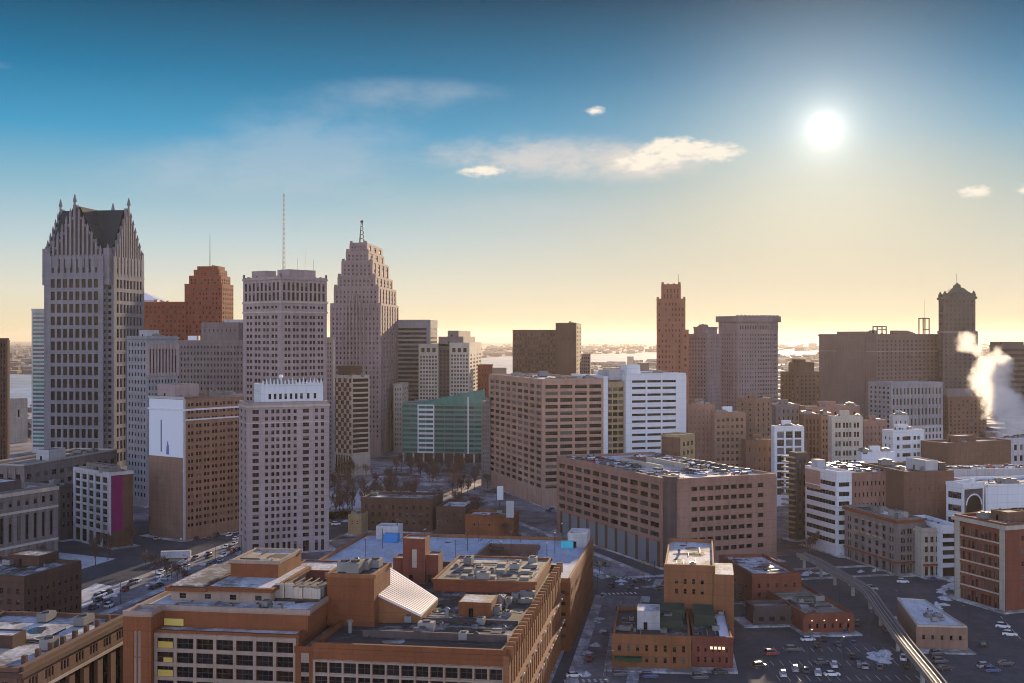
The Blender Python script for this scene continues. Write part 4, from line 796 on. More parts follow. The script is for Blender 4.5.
# set back storey, roof slab, penthouse
Zs = 34.4
b.block(14, 40, 57, 81, hc - .1, Zs - .9, L=F(0, 1, pat='-w---w---w---w-', wh=.62, zb=.4, zt=.6, d=.15, win=[G_GREY, G_DARK]), wall=C_FRAME, par=0)
b.mb('roof_slab', C_BAND).box(12.8, 41, 56, 72, Zs - .9, Zs, True); b.mb('roof_slab', C_BAND).box(12.4, 41, 72.01, 82, Zs - 1.1, Zs - .2, True); b.mb('roof_slab', M_SNOW).box(14, 40, 57, 71.5, Zs, Zs + .06); b.mb('roof_slab', M_SNOW2).box(14, 40, 73, 81, Zs - .2, Zs + .1)
b.block(25, 42, 59, 71, Zs - .05, 38, wall=C_BAND, roof=M_WARMROOF, par=.5, cap=C_FRAME)
b.block(40.5, 54, 46, 62, hc - .06, 33.2, wall=C_RED, roof=M_SNOW, par=.3)
b.block(20, 35, 34, 45.4, h - .06, 36.4, wall=C_BAND, roof=M_SNOW2, par=.6, cap=C_OCHRE)
b.units(6, 21, 34, 35, 44, 36.4, 8, 1.2)
b.mb('equipment_deck', C_DKBRN).box(17, 26, 45.5, 57.5, hc, hc + .6)
for k in range(5): b.mb('screen_panel', C_CREAM).box(17.5 + (k % 2) * .3, 18.2 + (k % 2) * .3, 46.2 + k * 2.25, 48.1 + k * 2.25, hc + .6, hc + (4.0 if k > 2 else 3.0))
for k in range(6): b.mb('cooling_pipe', C_DKBRN).bar((18, 47 + k * 1.8, hc + 3.9), (25, 47 + k * 1.8, hc + 3.9), .22)
for k in range(5): b.mb('duct', M_DUCT).box(20, 25, 46 + k * 2.3, 47.4 + k * 2.3, hc + .6, hc + 3)
b.units(8, 8, 13, 47, 80, hc, 9, .6)
# sloping ribbed metal roof with brick gable
def shed(b):
    P = lambda px, py, z: (*at(b, px, py, z), z)
    hf, hk, lf, lk = P(358, 587, 33.4), P(387, 567, 33.4), P(421, 617, 26.2), P(438, 600, 26.2)
    m = b.mb('sloping_roof', flat('ribbed pale roof', (.66, .62, .62), .45)); up = lambda p, d: (p[0], p[1], p[2] + d)
    m.face([up(hf, .5), up(lf, .5), up(lk, .5), up(hk, .5)]); m.face([hf, hk, lk, lf])
    for p, q in ((hf, lf), (lf, lk), (lk, hk), (hk, hf)): m.face([p, q, up(q, .5), up(p, .5)])
    for k in range(17):
        f = k / 16; A = Vector(hf).lerp(Vector(hk), f); C = Vector(lf).lerp(Vector(lk), f); b.mb('roof_rib', M_METAL).bar(A + Vector((0, 0, .53)), C + Vector((0, 0, .53)), .06)
    w = b.mb('gable_wall', C_OCHRE); dn = lambda p: (p[0], p[1], h - .04)
    for p, q in ((hf, lf), (lf, lk), (lk, hk), (hk, hf)): w.face([dn(p), dn(q), q, p])
shed(b)
x, y1 = at(b, 425, 573, h + 2.7); _, y2 = at(b, 402, 573, h + 2.7)
b.pent(x, x + 6, y1, y2, h, 36.6, C_RED, M_SNOW, 'lift_tower'); b.mb('lift_tower_window', C_CREAM).box(x - .08, x + .1, (y1 + y2) / 2 - .8, (y1 + y2) / 2 + .5, 29, 34); b.pent(x + 1, x + 7, y1 - 3.5, y1 - .01, h, 32, C_RED, M_WARMROOF, 'lift_tower'); b.pent(x + 1, x + 7, y2 + .01, y2 + 3, h, 31, C_RED, M_SNOW, 'lift_tower')
for (px, py) in ((447, 620), (350, 633), (500, 607)): q = at(b, px, py, h); b.mb('vent_stack', M_METAL).cyl(q[0], q[1], h, h + 2.6, .5).cyl(q[0], q[1], h + 2.6, h + 3.1, .8, .3)

# ---- garage behind it, snow roof coloured the blue of shade
b = Bld('parking_garage', 'low brown parking garage with an empty snowy roof tinted shade blue and light poles', 'parking garage', 420, 569, 592, 582, 352, 9.2, C_BAND, roof=snowy('blue snow deck', (.20, .25, .32), .62, .09, snow=(.50, .58, .70), edge=.25), dl=82); SNG = b
zr = b.h; px0, px1 = at(b, 533, 556, zr)[1], at(b, 480, 556, zr)[1]; xa, xb = at(b, 505, 566, zr)[0], at(b, 505, 547, zr)[0]
sf = F(0, 4, pat='-' + 'w-' * 20, wh=.5, zb=4, zt=1.6, d=.4, win=[G_DARK, G_BROWN])
wr, wl = b.wr, b.wl
b.mb('wall', C_BAND).prism([(0, 0), (wr, 0), (wr, wl), (0, wl)], 0, zr, top=False)
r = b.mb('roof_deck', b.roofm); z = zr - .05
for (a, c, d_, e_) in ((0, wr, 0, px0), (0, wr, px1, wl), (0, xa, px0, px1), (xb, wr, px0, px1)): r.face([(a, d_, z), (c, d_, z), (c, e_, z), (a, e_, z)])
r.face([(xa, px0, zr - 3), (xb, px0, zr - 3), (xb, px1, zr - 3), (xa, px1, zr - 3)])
w = b.mb('ramp_wall', C_BROWN)
for (a, c, d_, e_) in ((xa - .3, xb + .3, px0 - .3, px0), (xa - .3, xb + .3, px1, px1 + .3), (xa - .3, xa, px0, px1), (xb, xb + .3, px0, px1)): w.box(a, c, d_, e_, zr - 3, zr + 1.1)
b.facade((0, 0), (wr, 0), 0, zr, sf, C_BAND); b.facade((0, wl), (0, 0), 0, zr, F(8, 5, .9, .35, 'horiz', .5, zb=3), C_BAND)
p = b.mb('parapet', C_OCHRE); p.box(-.4, wr, -.45, .3, zr - .2, zr + 1.2); p.box(-.42, .3, .31, wl, zr - .2, zr + 1.1); p.box(wr - .3, wr + .1, .31, wl, zr - .2, zr + 1.0); p.box(.31, wr - .31, wl - .3, wl + .1, zr - .2, zr + 1.05)
b.pent(wr - 14, wr - 3, .4, 7, zr, zr + 4.5, C_PALE, M_SNOW, 'stair_head'); b.mb('cyan_sign', flat('cyan panel', (.05, .5, .6))).box(wr - 16, wr - 14.1, 5, 9, zr, zr + 2.4); b.pent(wr - 9, wr - 2, wl - 14, wl - 6, zr, zr + 4.5, C_PALE, M_SNOW, 'stair_head'); b.mb('blue_tank', flat('blue tank', (.03, .2, .5))).box(wr - 14, wr - 10, wl - 15, wl - 10, zr, zr + 2.8)
m = MB().mat(M_STEEL)
m.bar((0, 0, 0), (0, 0, 6.9), .11); m = m.mesh('light_pole'); hd = MB().mat(M_DUCT).box(-1, 1, -.15, .15, 6.9, 7.1, True).mesh('lamp_head')
for i in range(3):
    for j in range(5): child('lamp_head', hd, child('light_pole', m, b.e, (wr * (.35 + .28 * i), wl * (.12 + .18 * j), zr - .05)))
m = b.mb('guard_rail', M_DUCT)
for j in (.42, .70):
    y = wl * j; m.box(wr * .2, wr - 4, y, y + .12, zr + .9, zr + 1.05)
    for k in range(14): m.bar((wr * .2 + k * (wr * .8 - 4) / 13, y + .06, zr - .05), (wr * .2 + k * (wr * .8 - 4) / 13, y + .06, zr + 1), .1)

# ---- small buildings between garage and street
def low(name, label, cat, xl, xc, xr, yt, Y, az, wall, dl=None, dr=None, roof=None, L=None, Rf=None, n=3, **k):
    b = Bld(name, label, cat, xl, xc, xr, yt, Y, az, wall, dl=dl, dr=dr, roof=roof); b.full(L=L, Rf=Rf, **k)
    if n: b.units(n, 1.2, max(1.5, b.wr - 1.5), 1.2, max(1.5, b.wl - 1.5), b.h, 0, .8)
    return b
low('old_brick_building', 'old dark brick building with a lit end wall in front of the snowy plaza', 'brick building', 362, 432, 434, 501, 566, 10, C_DKBRN, dr=22, L=F(10, 3, .35, .5, zb=3), roof=M_SNOW2, n=7)
low('old_brick_building', 'small brick building with snow roof left of the long low brick wall building', 'brick building', 437, 465, 468, 509, 560, 10, C_DKBRN, dr=24, L=F(4, 2, .2, .4), roof=M_SNOW)
low('old_brick_building', 'long low dark brick building with flat snow strip roof below the white billboard', 'brick building', 466, 513, 516, 518, 545, 10, C_BAND, dr=16, L=F(3, 1, .1, .3), roof=M_SNOW, n=2)
low('small_building', 'little sunlit yellow building at the corner left of the old dark brick building', 'building', 349, 361, 365, 517, 560, 10, C_YELLOW, dr=14, L=F(2, 2, .3, .4), roof=M_SNOW, n=1)
b = low('brick_building', 'tall brown brick building with a snowy roof and six small windows', 'brick building', 665, 714, 716, 569, 366, 9, C_OCHRE, dr=48, roof=M_SNOW, L=F(0, 2, pat='---w=w=w=w---', wh=.5, zb=13, zt=2.5, win=[G_DARK]), n=2)
b.mb('side_wing', C_OCHRE).box(-1, 18, -6, -.02, 0, b.h - 1.5); b.mb('side_wing', M_SNOW).box(-.8, 17.8, -5.8, -.3, b.h - 1.5, b.h - 1.4)
b = low('brick_building', 'red brick building with half sunlit snow roof beside the grey roofed shop', 'brick building', 750, 753, 800, 577, 409, 82, C_RED, dl=36, roof=M_SNOW, Rf=F(5, 2, .3, .45, zb=3), L=F(3, 2, .2, .4), n=1)
b = low('shop_building', 'low brick shop with wide grey roof and wall lamps beside the parking lot', 'shop', 801, 804, 853, 617, 373, 84, C_RED, dl=50, roof=M_GRAVEL, Rf=F(6, 1, .3, .5, zb=1), n=9)
for k in range(4): b.mb('wall_lamp', emit('warm lamp', (1, .75, .4), 1.0)).ball(2.4 + k * (b.wr - 4) / 3, -.5, b.h - 1.1, .22, 6)
low('shed_building', 'small dark shed with pale roof between the red brick building and parking lot', 'shed', 752, 754, 800, 610, 383, 84, C_NAVY, dl=9, roof=M_GRAVEL, Rf=F(4, 1, .5, .5, zb=1), n=2)
low('shed_building', 'dark lean to with snowy roof behind the tall brown brick building', 'shed', 718, 721, 752, 588, 418, 84, C_NAVY, dl=24, roof=M_SNOW2, Rf=F(4, 2, .4, .5, zb=1), n=4)
b = low('street_corner_building', 'long two storey orange brick row with dark green roofs at the street corner', 'brick building', 613, 690, 692, 640, 332, 7, C_OCHRE, dr=34, roof=M_DARKROOF, L=F(8, 2, .32, .55, zb=1.2, zt=1, store=False), n=12)
b.mb('green_awning', flat('green awning', (.008, .06, .03))).box(-2.4, -.4, b.wl - 8, b.wl - .5, 2.6, 3.6, True); q = at(b, 660, 630, b.h); b.pent(q[0], q[0] + 9, q[1], q[1] + 6.5, b.h, b.h + 5, C_PALE, M_SNOW); b.mb('green_roof', masonry('green felt', (.03, .06, .045))).box(12, 20, 2, 9, b.h - .04, b.h + 2.2); b.mb('green_roof', masonry('green felt', (.03, .06, .045))).box(22, 32, 1, 14, b.h - .04, b.h + 3.2)
b = low('street_corner_building', 'dark red brick end building with a small lit sign and white side roof', 'brick building', 693, 732, 735, 641, 333, 7, C_RED, dr=34, roof=M_DARKROOF, L=F(5, 2, .3, .5, zb=1.2, zt=1), n=4)
m = b.mb('lit_sign', emit('sign glow', (1, .8, .5), .7))
for k in range(4): m.box(-.6, -.4, 2 + k * 1.1, 2.7 + k * 1.1, 5.6, 6.3)
b.mb('white_roof_strip', M_WHITE).box(3, 30, .5, 3.2, b.h - .03, b.h + .5); b.mb('green_roof', masonry('green felt', (.03, .06, .045))).box(16, 30, 4, 10, b.h - .04, b.h + 3.4)
# low building with the pale snow roof, right
ps = [(119.5, 354), (133.5, 352.5), (133.5, 388), (125.5, 391)]
b = Bld('low_building', 'low beige building with a wide pale snow roof beside the elevated track', 'low building', 880, 912, 962, 626, 354, 90, C_TAN, dl=36, dr=14, Z=7.2, roof=snowy('pale flat roof', (.34, .33, .31), .62, .2))
b.poly([(p[0] - b.o.x, p[1] - b.o.y) for p in ps], 0, 7.2, {0: F(5, 1, .3, .35, zb=2, zt=1.5)}, par=.3, cap=C_CREAM)
b.units(7, 8, 14, 4, 22, 7.2, 0, .55)
# billboard and sign
def sign(name, label, px, Y, z0, z1, w, panel, rz=0):
    e = empty(name, (gx(px, Y), Y, 0), rz); tag(e, label, 'billboard')
    MB().mat(M_STEEL).cyl(0, .2, 0, z0 + .3, .25, .25).obj('pole', e)
    MB().mat(M_STEEL).box(-w / 2 - .15, w / 2 + .15, -.12, .3, z0 - .15, z1 + .15, True).obj('frame', e); MB().mat(panel).box(-w / 2, w / 2, -.2, -.12, z0, z1, True).obj('panel', e)
sign('billboard', 'white billboard on a tall pole above the long low brick wall building', 510, 538, 11.5, 19, 3.4, C_PALE)
sign('billboard', 'white panel sign standing behind the tall pole billboard', 500, 600, 11, 18, 3.4, M_WHITE, .4)
sign('billboard', 'small white sign panel on a post at the snowy plaza', 457, 640, 3, 9, 3, M_WHITE)

# ------------------------------------------------------------------ elevated track
def guideway():
    e = tag(empty('elevated_track', (105, 300, 0)), 'curving concrete elevated rail track on columns by the parking lot', 'elevated track')
    pts = [(91, 200), (97, 245), (102, 274), (106.7, 299), (112, 342), (118, 384), (122, 414), (120.5, 441), (119, 462), (116, 482)]
    f = []
    for i in range(len(pts) - 1):
        p0, p1, p2, p3 = [Vector(pts[max(0, min(len(pts) - 1, i + k))]) for k in (-1, 0, 1, 2)]
        for k in range(8):
            t = k / 8; f.append(.5 * ((2 * p1) + (-p0 + p2) * t + (2 * p0 - 5 * p1 + 4 * p2 - p3) * t * t + (-p0 + 3 * p1 - 3 * p2 + p3) * t ** 3))
    f.append(Vector(pts[-1])); o = Vector((105, 300)); f = [p - o for p in f]
    def strip(part, mat, off0, off1, z0, z1):
        m = MB().mat(mat); prof = []
        for i, p in enumerate(f):
            d = (f[min(i + 1, len(f) - 1)] - f[max(i - 1, 0)]).normalized(); nn = Vector((d.y, -d.x)); prof.append((p + nn * off0, p + nn * off1))
        for (a, c), (a2, c2) in zip(prof, prof[1:]):
            A = lambda q, z: (q.x, q.y, z)
            m.face([A(a, z1), A(c, z1), A(c2, z1), A(a2, z1)]); m.face([A(c, z0), A(a, z0), A(a2, z0), A(c2, z0)]); m.face([A(a, z0), A(a, z1), A(a2, z1), A(a2, z0)]); m.face([A(c, z1), A(c, z0), A(c2, z0), A(c2, z1)])
        m.obj(part, e)
    conc = masonry('track concrete', (.24, .22, .20), .12)
    strip('deck', masonry('track deck', (.12, .11, .10)), -1.5, 1.5, 4.4, 5.4); strip('side_beam', conc, -1.85, -1.48, 4.3, 6.0); strip('side_beam', conc, 1.48, 1.85, 4.3, 6.0)
    strip('running_rail', M_METAL, -.7, -.5, 5.4, 5.65); strip('running_rail', M_METAL, .5, .7, 5.4, 5.65)
    for i in range(4, len(f), 6): MB().mat(M_CONC).cyl(f[i].x, f[i].y, 0, 3.7, .65, .65, 12).box(f[i].x - 1.6, f[i].x + 1.6, f[i].y - .7, f[i].y + .7, 3.6, 4.32, True).obj('column', e)
guideway()

# ------------------------------------------------------------------ ground, streets, river
def sheet(name, pts, z, mat, kind='structure'):
    o = MB().mat(mat).obj(name) if False else None
    m = MB().mat(mat); m.face([(p[0], p[1], z) for p in pts]); o = m.obj(name); tag(o, kind=kind); return o
M_GROUND = snowy('city ground', (.085, .062, .052), .36, .014, snow=(.46, .46, .50), edge=.16)
M_ASPHALT = snowy('salted asphalt', (.072, .076, .086), .12, .06, snow=(.16, .17, .19), edge=.3, bump=.02, spec=.02)
M_ASPHALT2 = snowy('salt white road', (.07, .068, .072), .36, .05, snow=(.36, .36, .38), edge=.3, bump=.1, spec=.1)
M_PLAZA = snowy('snowy plaza ground', (.085, .05, .042), .34, .05, snow=(.70, .70, .76), edge=.14)
M_WALK = snowy('snowy pavement', (.22, .21, .20), .42, .15)
sheet('ground', [(-15800, -250), (15800, -250), (15800, 30800), (-15800, 30800)], 0, M_GROUND)
M_RIVER = snowy('icy river', (.06, .16, .25), .5, .004, snow=(.36, .50, .62), edge=.3)
sheet('river', [(-4000, 1350), (-640, 1560), (-250, 2250), (0, 2900), (280, 4300), (2600, 8200), (9000, 10600), (15000, 11400), (15000, 12000), (8000, 11200), (1800, 8300), (150, 6400), (-450, 4600), (-1000, 3000), (-4000, 2600)], .06, M_RIVER)
sheet('pavement', [(-15, 200), (330, 200), (330, 470), (160, 520), (60, 490), (-40, 640), (-70, 560), (5, 470), (20, 400)], .004, M_ASPHALT)
sheet('snowy_plaza', [(-150, 575), (-40, 640), (-10, 660), (0, 800), (-60, 860), (-190, 860), (-170, 640)], .004, M_PLAZA)
sheet('lot', [(-260, 300), (-150, 300), (-125, 520), (-60, 560), (-85, 640), (-300, 560)], .004, M_ASPHALT)
def road(pts, w, z, mat=M_ASPHALT2, walk=3.2, name='road'):
    for a, c in zip(pts, pts[1:]):
        d = (Vector(c) - Vector(a)); L = d.length; d.normalize(); n = Vector((d.y, -d.x)); a_, c_ = Vector(a), Vector(c)
        P = lambda p, o: (p + n * o)
        sheet(name, [P(a_, -w / 2), P(a_, w / 2), P(c_, w / 2), P(c_, -w / 2)][::-1], z, mat)
        if walk:
            m = MB().mat(M_WALK)
            for s in (-1, 1):
                q = [P(a_, s * w / 2), P(a_, s * (w / 2 + walk)), P(c_, s * (w / 2 + walk)), P(c_, s * w / 2)]
                if s > 0: q = q[::-1]
                q = q[::-1] if (q[1] - q[0]).cross(q[2] - q[1]) < 0 else q
                m.prism([(v.x, v.y) for v in q], 0, .13 + z)
            tag(m.obj('pavement_kerb'), kind='structure')
        mk = MB().mat(flat('road paint', (.55, .55, .52)))
        for k in range(int(L / 9)):
            p0 = a_ + d * (k * 9 + 2); p1 = p0 + d * 3.2; mk.face([(*(p0 - n * .09), z + .004), (*(p0 + n * .09), z + .004), (*(p1 + n * .09), z + .004), (*(p1 - n * .09), z + .004)])
        tag(mk.obj('lane_marking'), kind='structure')
road([(6.5, 200), (39.5, 428)], 13, .010); road([(44, 462), (-22, 640)], 15, .012); road([(-22, 640), (-75, 780)], 15, .020, walk=0)
road([(46, 452), (175, 482)], 15, .016, M_ASPHALT); road([(178, 478), (148, 330), (128, 200)], 18, .024, M_ASPHALT, walk=0)
road([(-186, 210), (-112, 560)], 16, .014); road([(-112, 560), (-96, 800)], 14, .026)
road([(-20, 312), (150, 318)], 11, .030, M_ASPHALT, walk=0)
mk = MB().mat(flat('road paint', (.55, .55, .52)))
for (x, y, rz) in ((39, 432, .15), (47, 458, -.37), (55, 452, 1.35), (18, 306, .1), (20, 322, .1)):
    for k in range(8):
        c, s = math.cos(rz), math.sin(rz); o = -6 + k * 1.6
        q = [(o, -1.5), (o + .7, -1.5), (o + .7, 1.5), (o, 1.5)]; mk.face([(x + a * c - d_ * s, y + a * s + d_ * c, .045) for a, d_ in q])
tag(mk.obj('crosswalk'), kind='structure')
for i, b in enumerate(BUILDINGS):                                   # pavements round the nearer buildings
    if b.Y > 720 or not b.foot: continue
    m = MB().mat(M_WALK)
    for f in b.foot[:1]:
        c = sum((Vector(p[:2]) for p in f), Vector((0, 0))) / len(f)
        q = [Vector(p[:2]) + (Vector(p[:2]) - c).normalized() * 4.5 for p in f]; m.prism(q, 0, .15 + .004 * i)
    tag(m.obj('sidewalk'), kind='structure')
for (lab, pts) in (('a', [(-215, 440), (-185, 430), (-165, 500), (-195, 515)]), ('b', [(-160, 395), (-150, 388), (-140, 440), (-156, 450)]), ('c', [(-118, 640), (-60, 655), (-50, 720), (-110, 730)])):
    sheet('snow_patch', pts, .028, snowy('lying snow', (.2, .2, .2), .95, .05))

# ------------------------------------------------------------------ far town and woods (uncountable from here)
def far_mass():
    r = random.Random(3)
    m = MB(); mats = [masonry('far brick', (.16, .10, .08)), masonry('far stone', (.28, .25, .23)), M_SNOW, masonry('far dark', (.08, .07, .07))]
    def ok(x, y):
        # keep off the river
        near = [(-4000, 1350), (-640, 1560), (-250, 2250), (0, 2900), (280, 4300), (2600, 8200), (9000, 10600)]
        far = [(-4000, 2600), (-1000, 3000), (-450, 4600), (150, 6400), (1800, 8300), (8000, 11200)]
        def yat(l):
            for (a, c), (d_, e_) in zip(l, l[1:]):
                if a <= x <= d_: return c + (e_ - c) * (x - a) / (d_ - a)
            return 1e9 if x > 0 else 0
        return not (yat(near) - 40 < y < yat(far) + 40)
    n = 0
    while n < 4200:
        Y = 1000 * math.exp(r.random() * 2.5); x = r.uniform(-.55, .55) * Y
        if Y < 1250 and x < -100 or not ok(x, Y): continue
        n += 1; w, d_ = r.uniform(8, 34) * (1 + Y / 9000), r.uniform(8, 30); hh = r.choice((4, 6, 7, 9, 12)) * (1 + Y / 14000)
        if r.random() < .02: hh = r.uniform(20, 48)
        m.mat(mats[r.choice((0, 0, 1, 1, 3))]).box(x, x + w, Y, Y + d_, 0, hh)
        m.mat(mats[2]).box(x + .5, x + w - .5, Y + .5, Y + d_ - .5, hh - .02, hh + .3)
    tag(m.obj('distant_rooftops'), 'hazy mass of low roofs reaching to the horizon behind the towers', 'distant town', kind='stuff')
    t = MB().mat(flat('bare wood', (.075, .05, .04)))
    for k in range(6000):
        Y = 1100 * math.exp(r.random() * 2.7); x = r.uniform(-.55, .55) * Y
        if not ok(x, Y): continue
        q = r.uniform(4, 8) * (1 + Y / 5000); zz = r.uniform(4, 9) * (1 + Y / 12000)
        a = [(x + q * r.uniform(-1, 1), Y + q * r.uniform(-1, 1)) for _ in range(5)]
        for i in range(5): t.face([(x + q * math.cos(i * 1.257), Y + q * math.sin(i * 1.257), 0), (x + q * math.cos((i + 1) * 1.257), Y + q * math.sin((i + 1) * 1.257), 0), (x + (a[i][0] - x) * .4, Y + (a[i][1] - Y) * .4, zz * r.uniform(.7, 1.2))])
    tag(t.obj('distant_woods'), 'brown bare woods in the far plain below the horizon', 'distant woods', kind='stuff')
far_mass()

# ------------------------------------------------------------------ cars
PAINT = {'white': (.70, .71, .73), 'silver': (.40, .41, .43), 'black': (.02, .02, .022), 'dark grey': (.09, .09, .10), 'red': (.30, .02, .02), 'blue': (.03, .07, .20), 'snow covered': (.78, .80, .84)}
def paint(cn):
    m, n, p = principled(cn + ' car paint'); p.inputs['Base Color'].default_value = c4(PAINT[cn]); p.inputs['Roughness'].default_value = .38 if cn != 'snow covered' else .8; p.inputs['Coat Weight'].default_value = .4 if cn != 'snow covered' else 0; return m
M_TYRE = flat('tyre', (.02, .02, .02), .9); M_HEAD = flat('lamp glass', (.7, .7, .66), .15); M_TAIL = flat('tail lamp', (.35, .02, .02), .2); G_CAR = glassy('car glass', (.02, .024, .03), .06, .7)
def loft(m, secs):
    rings = []
    for (x, w, z0, z1) in secs: rings.append([(x, -w, z0), (x, w, z0), (x, w * .96, (z0 + z1) * .5 + (z1 - z0) * .2), (x, w * .86, z1), (x, -w * .86, z1), (x, -w * .96, (z0 + z1) * .5 + (z1 - z0) * .2)])
    for a, c in zip(rings, rings[1:]):
        for k in range(6): m.face([a[k], a[(k + 1) % 6], c[(k + 1) % 6], c[k]])
    m.face(rings[0][::-1]); m.face(rings[-1])
def car_meshes(cn, tall):
    p = paint(cn); b = MB().mat(p); hz = .95 if not tall else 1.08
    loft(b, [(-2.25, .75, .38, .70), (-2.05, .88, .28, hz - .10), (-1.0, .92, .25, hz), (.7, .92, .25, hz - .02), (1.8, .88, .28, hz - .16), (2.2, .72, .36, .66)])
    g = MB().mat(G_CAR); top = 1.46 if not tall else 1.80; bk = -1.75 if not tall else -2.1
    loft(g, [(bk, .74, hz - .12, hz), (bk + (.55 if not tall else .2), .72, hz - .1, top - .06), (.25, .72, hz - .1, top - .04), (1.1, .76, hz - .1, hz)])
    r = MB().mat(p); loft(r, [(bk + .5, .64, top - .09, top - .01), (-.4, .66, top - .09, top + .02), (.3, .62, top - .09, top - .01)])
    w = MB().mat(M_TYRE).bar((0, -.11, 0), (0, .11, 0), .33, .33, 12); rim = MB().mat(M_METAL).bar((0, -.125, 0), (0, .125, 0), .19, .19, 8)
    h = MB().mat(M_HEAD).box(-.05, .05, -.18, .18, -.07, .07, True); t = MB().mat(M_TAIL).box(-.05, .05, -.16, .16, -.08, .08, True)
    far = MB()
    for src in (b, g, r):
        far.mat(src.mats[0]); i = len(far.v); far.v += src.v
        for f in src.f: far.f.append(tuple(q + i for q in f)); far.m.append(far.cur)
    far.mat(M_TYRE)
    for x in (-1.35, 1.4):
        for y in (-.84, .84): far.bar((x, y - .1, .33), (x, y + .1, .33), .33, .33, 8)
    return dict(body=b.mesh('body'), glass=g.mesh('windows'), roof=r.mesh('roof'), wheel=w.mesh('wheel'), rim=rim.mesh('rim'), head=h.mesh('headlight'), tail=t.mesh('taillight'), far=far.mesh('parked_car'))
CARS = {(c, t): car_meshes(c, t) for c in PAINT for t in (0, 1)}
NCAR = [0]
def car(x, y, z, rz, where, group, detail=False, colours=('white', 'silver', 'black', 'dark grey', 'dark grey', 'silver', 'black', 'black', 'white', 'dark grey', 'red', 'blue', 'snow covered'), r=rnd):
    cn = r.choice(colours); tall = r.random() < .5; M = CARS[(cn, int(tall))]; NCAR[0] += 1
    lab = f'{cn} {"tall car" if tall else "low saloon car"} {where}'
    if not detail:
        o = bpy.data.objects.new('parked_car', M['far']); COL.objects.link(o); o.location = (x, y, z); o.rotation_euler = (0, 0, rz); tag(o, lab, 'car', group); return
    e = empty('parked_car', (x, y, z), rz); tag(e, lab, 'car', group)
    child('body', M['body'], e); child('windows', M['glass'], e); child('roof', M['roof'], e)
    for a in (-1.35, 1.4):
        for c in (-.84, .84): child('rim', M['rim'], child('wheel', M['wheel'], e, (a, c, .33)))
    for c in (-.6, .6): child('headlight', M['head'], e, (2.12, c, .62)); child('taillight', M['tail'], e, (-2.2, c, .72))
def roof_cars(b, rows, y0, y1, z, where, group, keep=.8, turn=0, step=2.7):
    for x in rows:
        y = y0
        while y < y1:
            if rnd.random() < keep:
                w = b.world((x, y, z)); car(w.x, w.y, w.z, R(90 - b.az) + rnd.choice((0, math.pi)) + rnd.uniform(-.04, .04), where, group)
            y += step
roof_cars(GAR, [3.4, GAR.wr * .27], 18, 98, GAR.h, 'parked on the tan garage roof left of its ramp', 'cars on the tan garage roof', .54)
roof_cars(GAR, [GAR.wr * .52], 14, 34, GAR.h, 'parked on the tan garage roof in the middle row', 'cars on the tan garage roof', .7)
roof_cars(GAR, [GAR.wr * .76, GAR.wr - 3.4], 5, 96, GAR.h, 'parked on the tan garage roof along its right edge', 'cars on the tan garage roof', .52)
roof_cars(BRG, [BRG.wr * k for k in (.1, .4, .6, .9)], 3, 38, BRG.h, 'parked on the sunny brick garage roof', 'cars on the brick garage roof', .75, step=3)
roof_cars(DKG, [10 + 8 * k for k in range(7)], 3, 14, DKG.h, 'parked on the white roof deck', 'cars on the white roof deck', .8, step=3)
rl = random.Random(11)
lot_w, lot_g = 'standing in the dark parking lot at lower right', 'cars in the lower right lot'
for (px, py, rz) in [(808, 641, .1), (817, 647, 1.4), (823, 641, 1.4), (838, 646, 1.5), (793, 651, .1), (853, 645, 1.5), (852, 658, 1.5), (822, 664, .1), (834, 667, 1.4), (806, 672, 1.5), (795, 671, 1.4), (818, 675, 1.3), (832, 676, .1), (858, 667, 1.5), (864, 668, 1.5), (880, 669, 1.3), (846, 623, 1.2), (858, 625, 1.1), (772, 655, .2), (783, 676, 1.5), (760, 668, .1), (845, 633, 1.5)]:
    Y = gy(py); car(gx(px, Y), Y, .03, rz + rl.uniform(-.1, .1), lot_w, lot_g, True, r=rl)
for (px, py, rz) in [(937, 655, .3), (940, 663, .2), (945, 670, .2), (985, 668, .2), (992, 672, .1), (1010, 636, -.5), (985, 647, 1.0), (1003, 628, -.5), (903, 583, -.2), (934, 581, -.1), (952, 594, -.3), (872, 590, -.6), (886, 631, 1.4), (889, 625, 1.4), (903, 660, 1.3), (907, 668, 1.3), (1005, 665, .2)]:
    Y = gy(py); car(gx(px, Y), Y, .05, rz, 'on the wide dark street at right', 'cars on the right street', True, r=rl)
for (px, py, rz) in [(603, 598, 1.42), (611, 588, 1.9), (616, 580, 1.9), (598, 566, 1.95), (606, 566, 1.95), (590, 556, 1.95), (581, 548, 1.95), (588, 545, 1.95), (570, 536, 1.95), (577, 536, 1.95), (557, 523, 1.95), (563, 524, 1.95), (548, 512, 1.95), (552, 510, 1.95), (605, 634, 1.42), (622, 640, 1.42), (590, 660, 1.42), (632, 588, 1.2), (640, 582, .3), (661, 590, .3), (680, 588, .3), (574, 677, .1), (620, 676, .1), (650, 678, .1), (720, 674, .1), (700, 679, .1), (536, 500, 1.95), (540, 497, 1.95), (529, 490, 1.95), (589, 579, 1.5), (592, 590, 1.42)]:
    Y = gy(py); car(gx(px, Y), Y, .05, rz, 'on the street between the salmon complex and the brick buildings', 'cars on the middle street', Y < 430, r=rl)
for k in range(40):
    Y = 395 + k * 4.1 + rl.uniform(-1, 1); s = rl.choice((-1, 1)); x = -146 + (Y - 400) * .212 + s * rl.choice((2.5, 6))
    if x < -60: car(x, Y, .05, R(90 - 12) + (0 if s > 0 else math.pi), 'on the sunlit salted street at left', 'cars on the left street', False, r=rl)
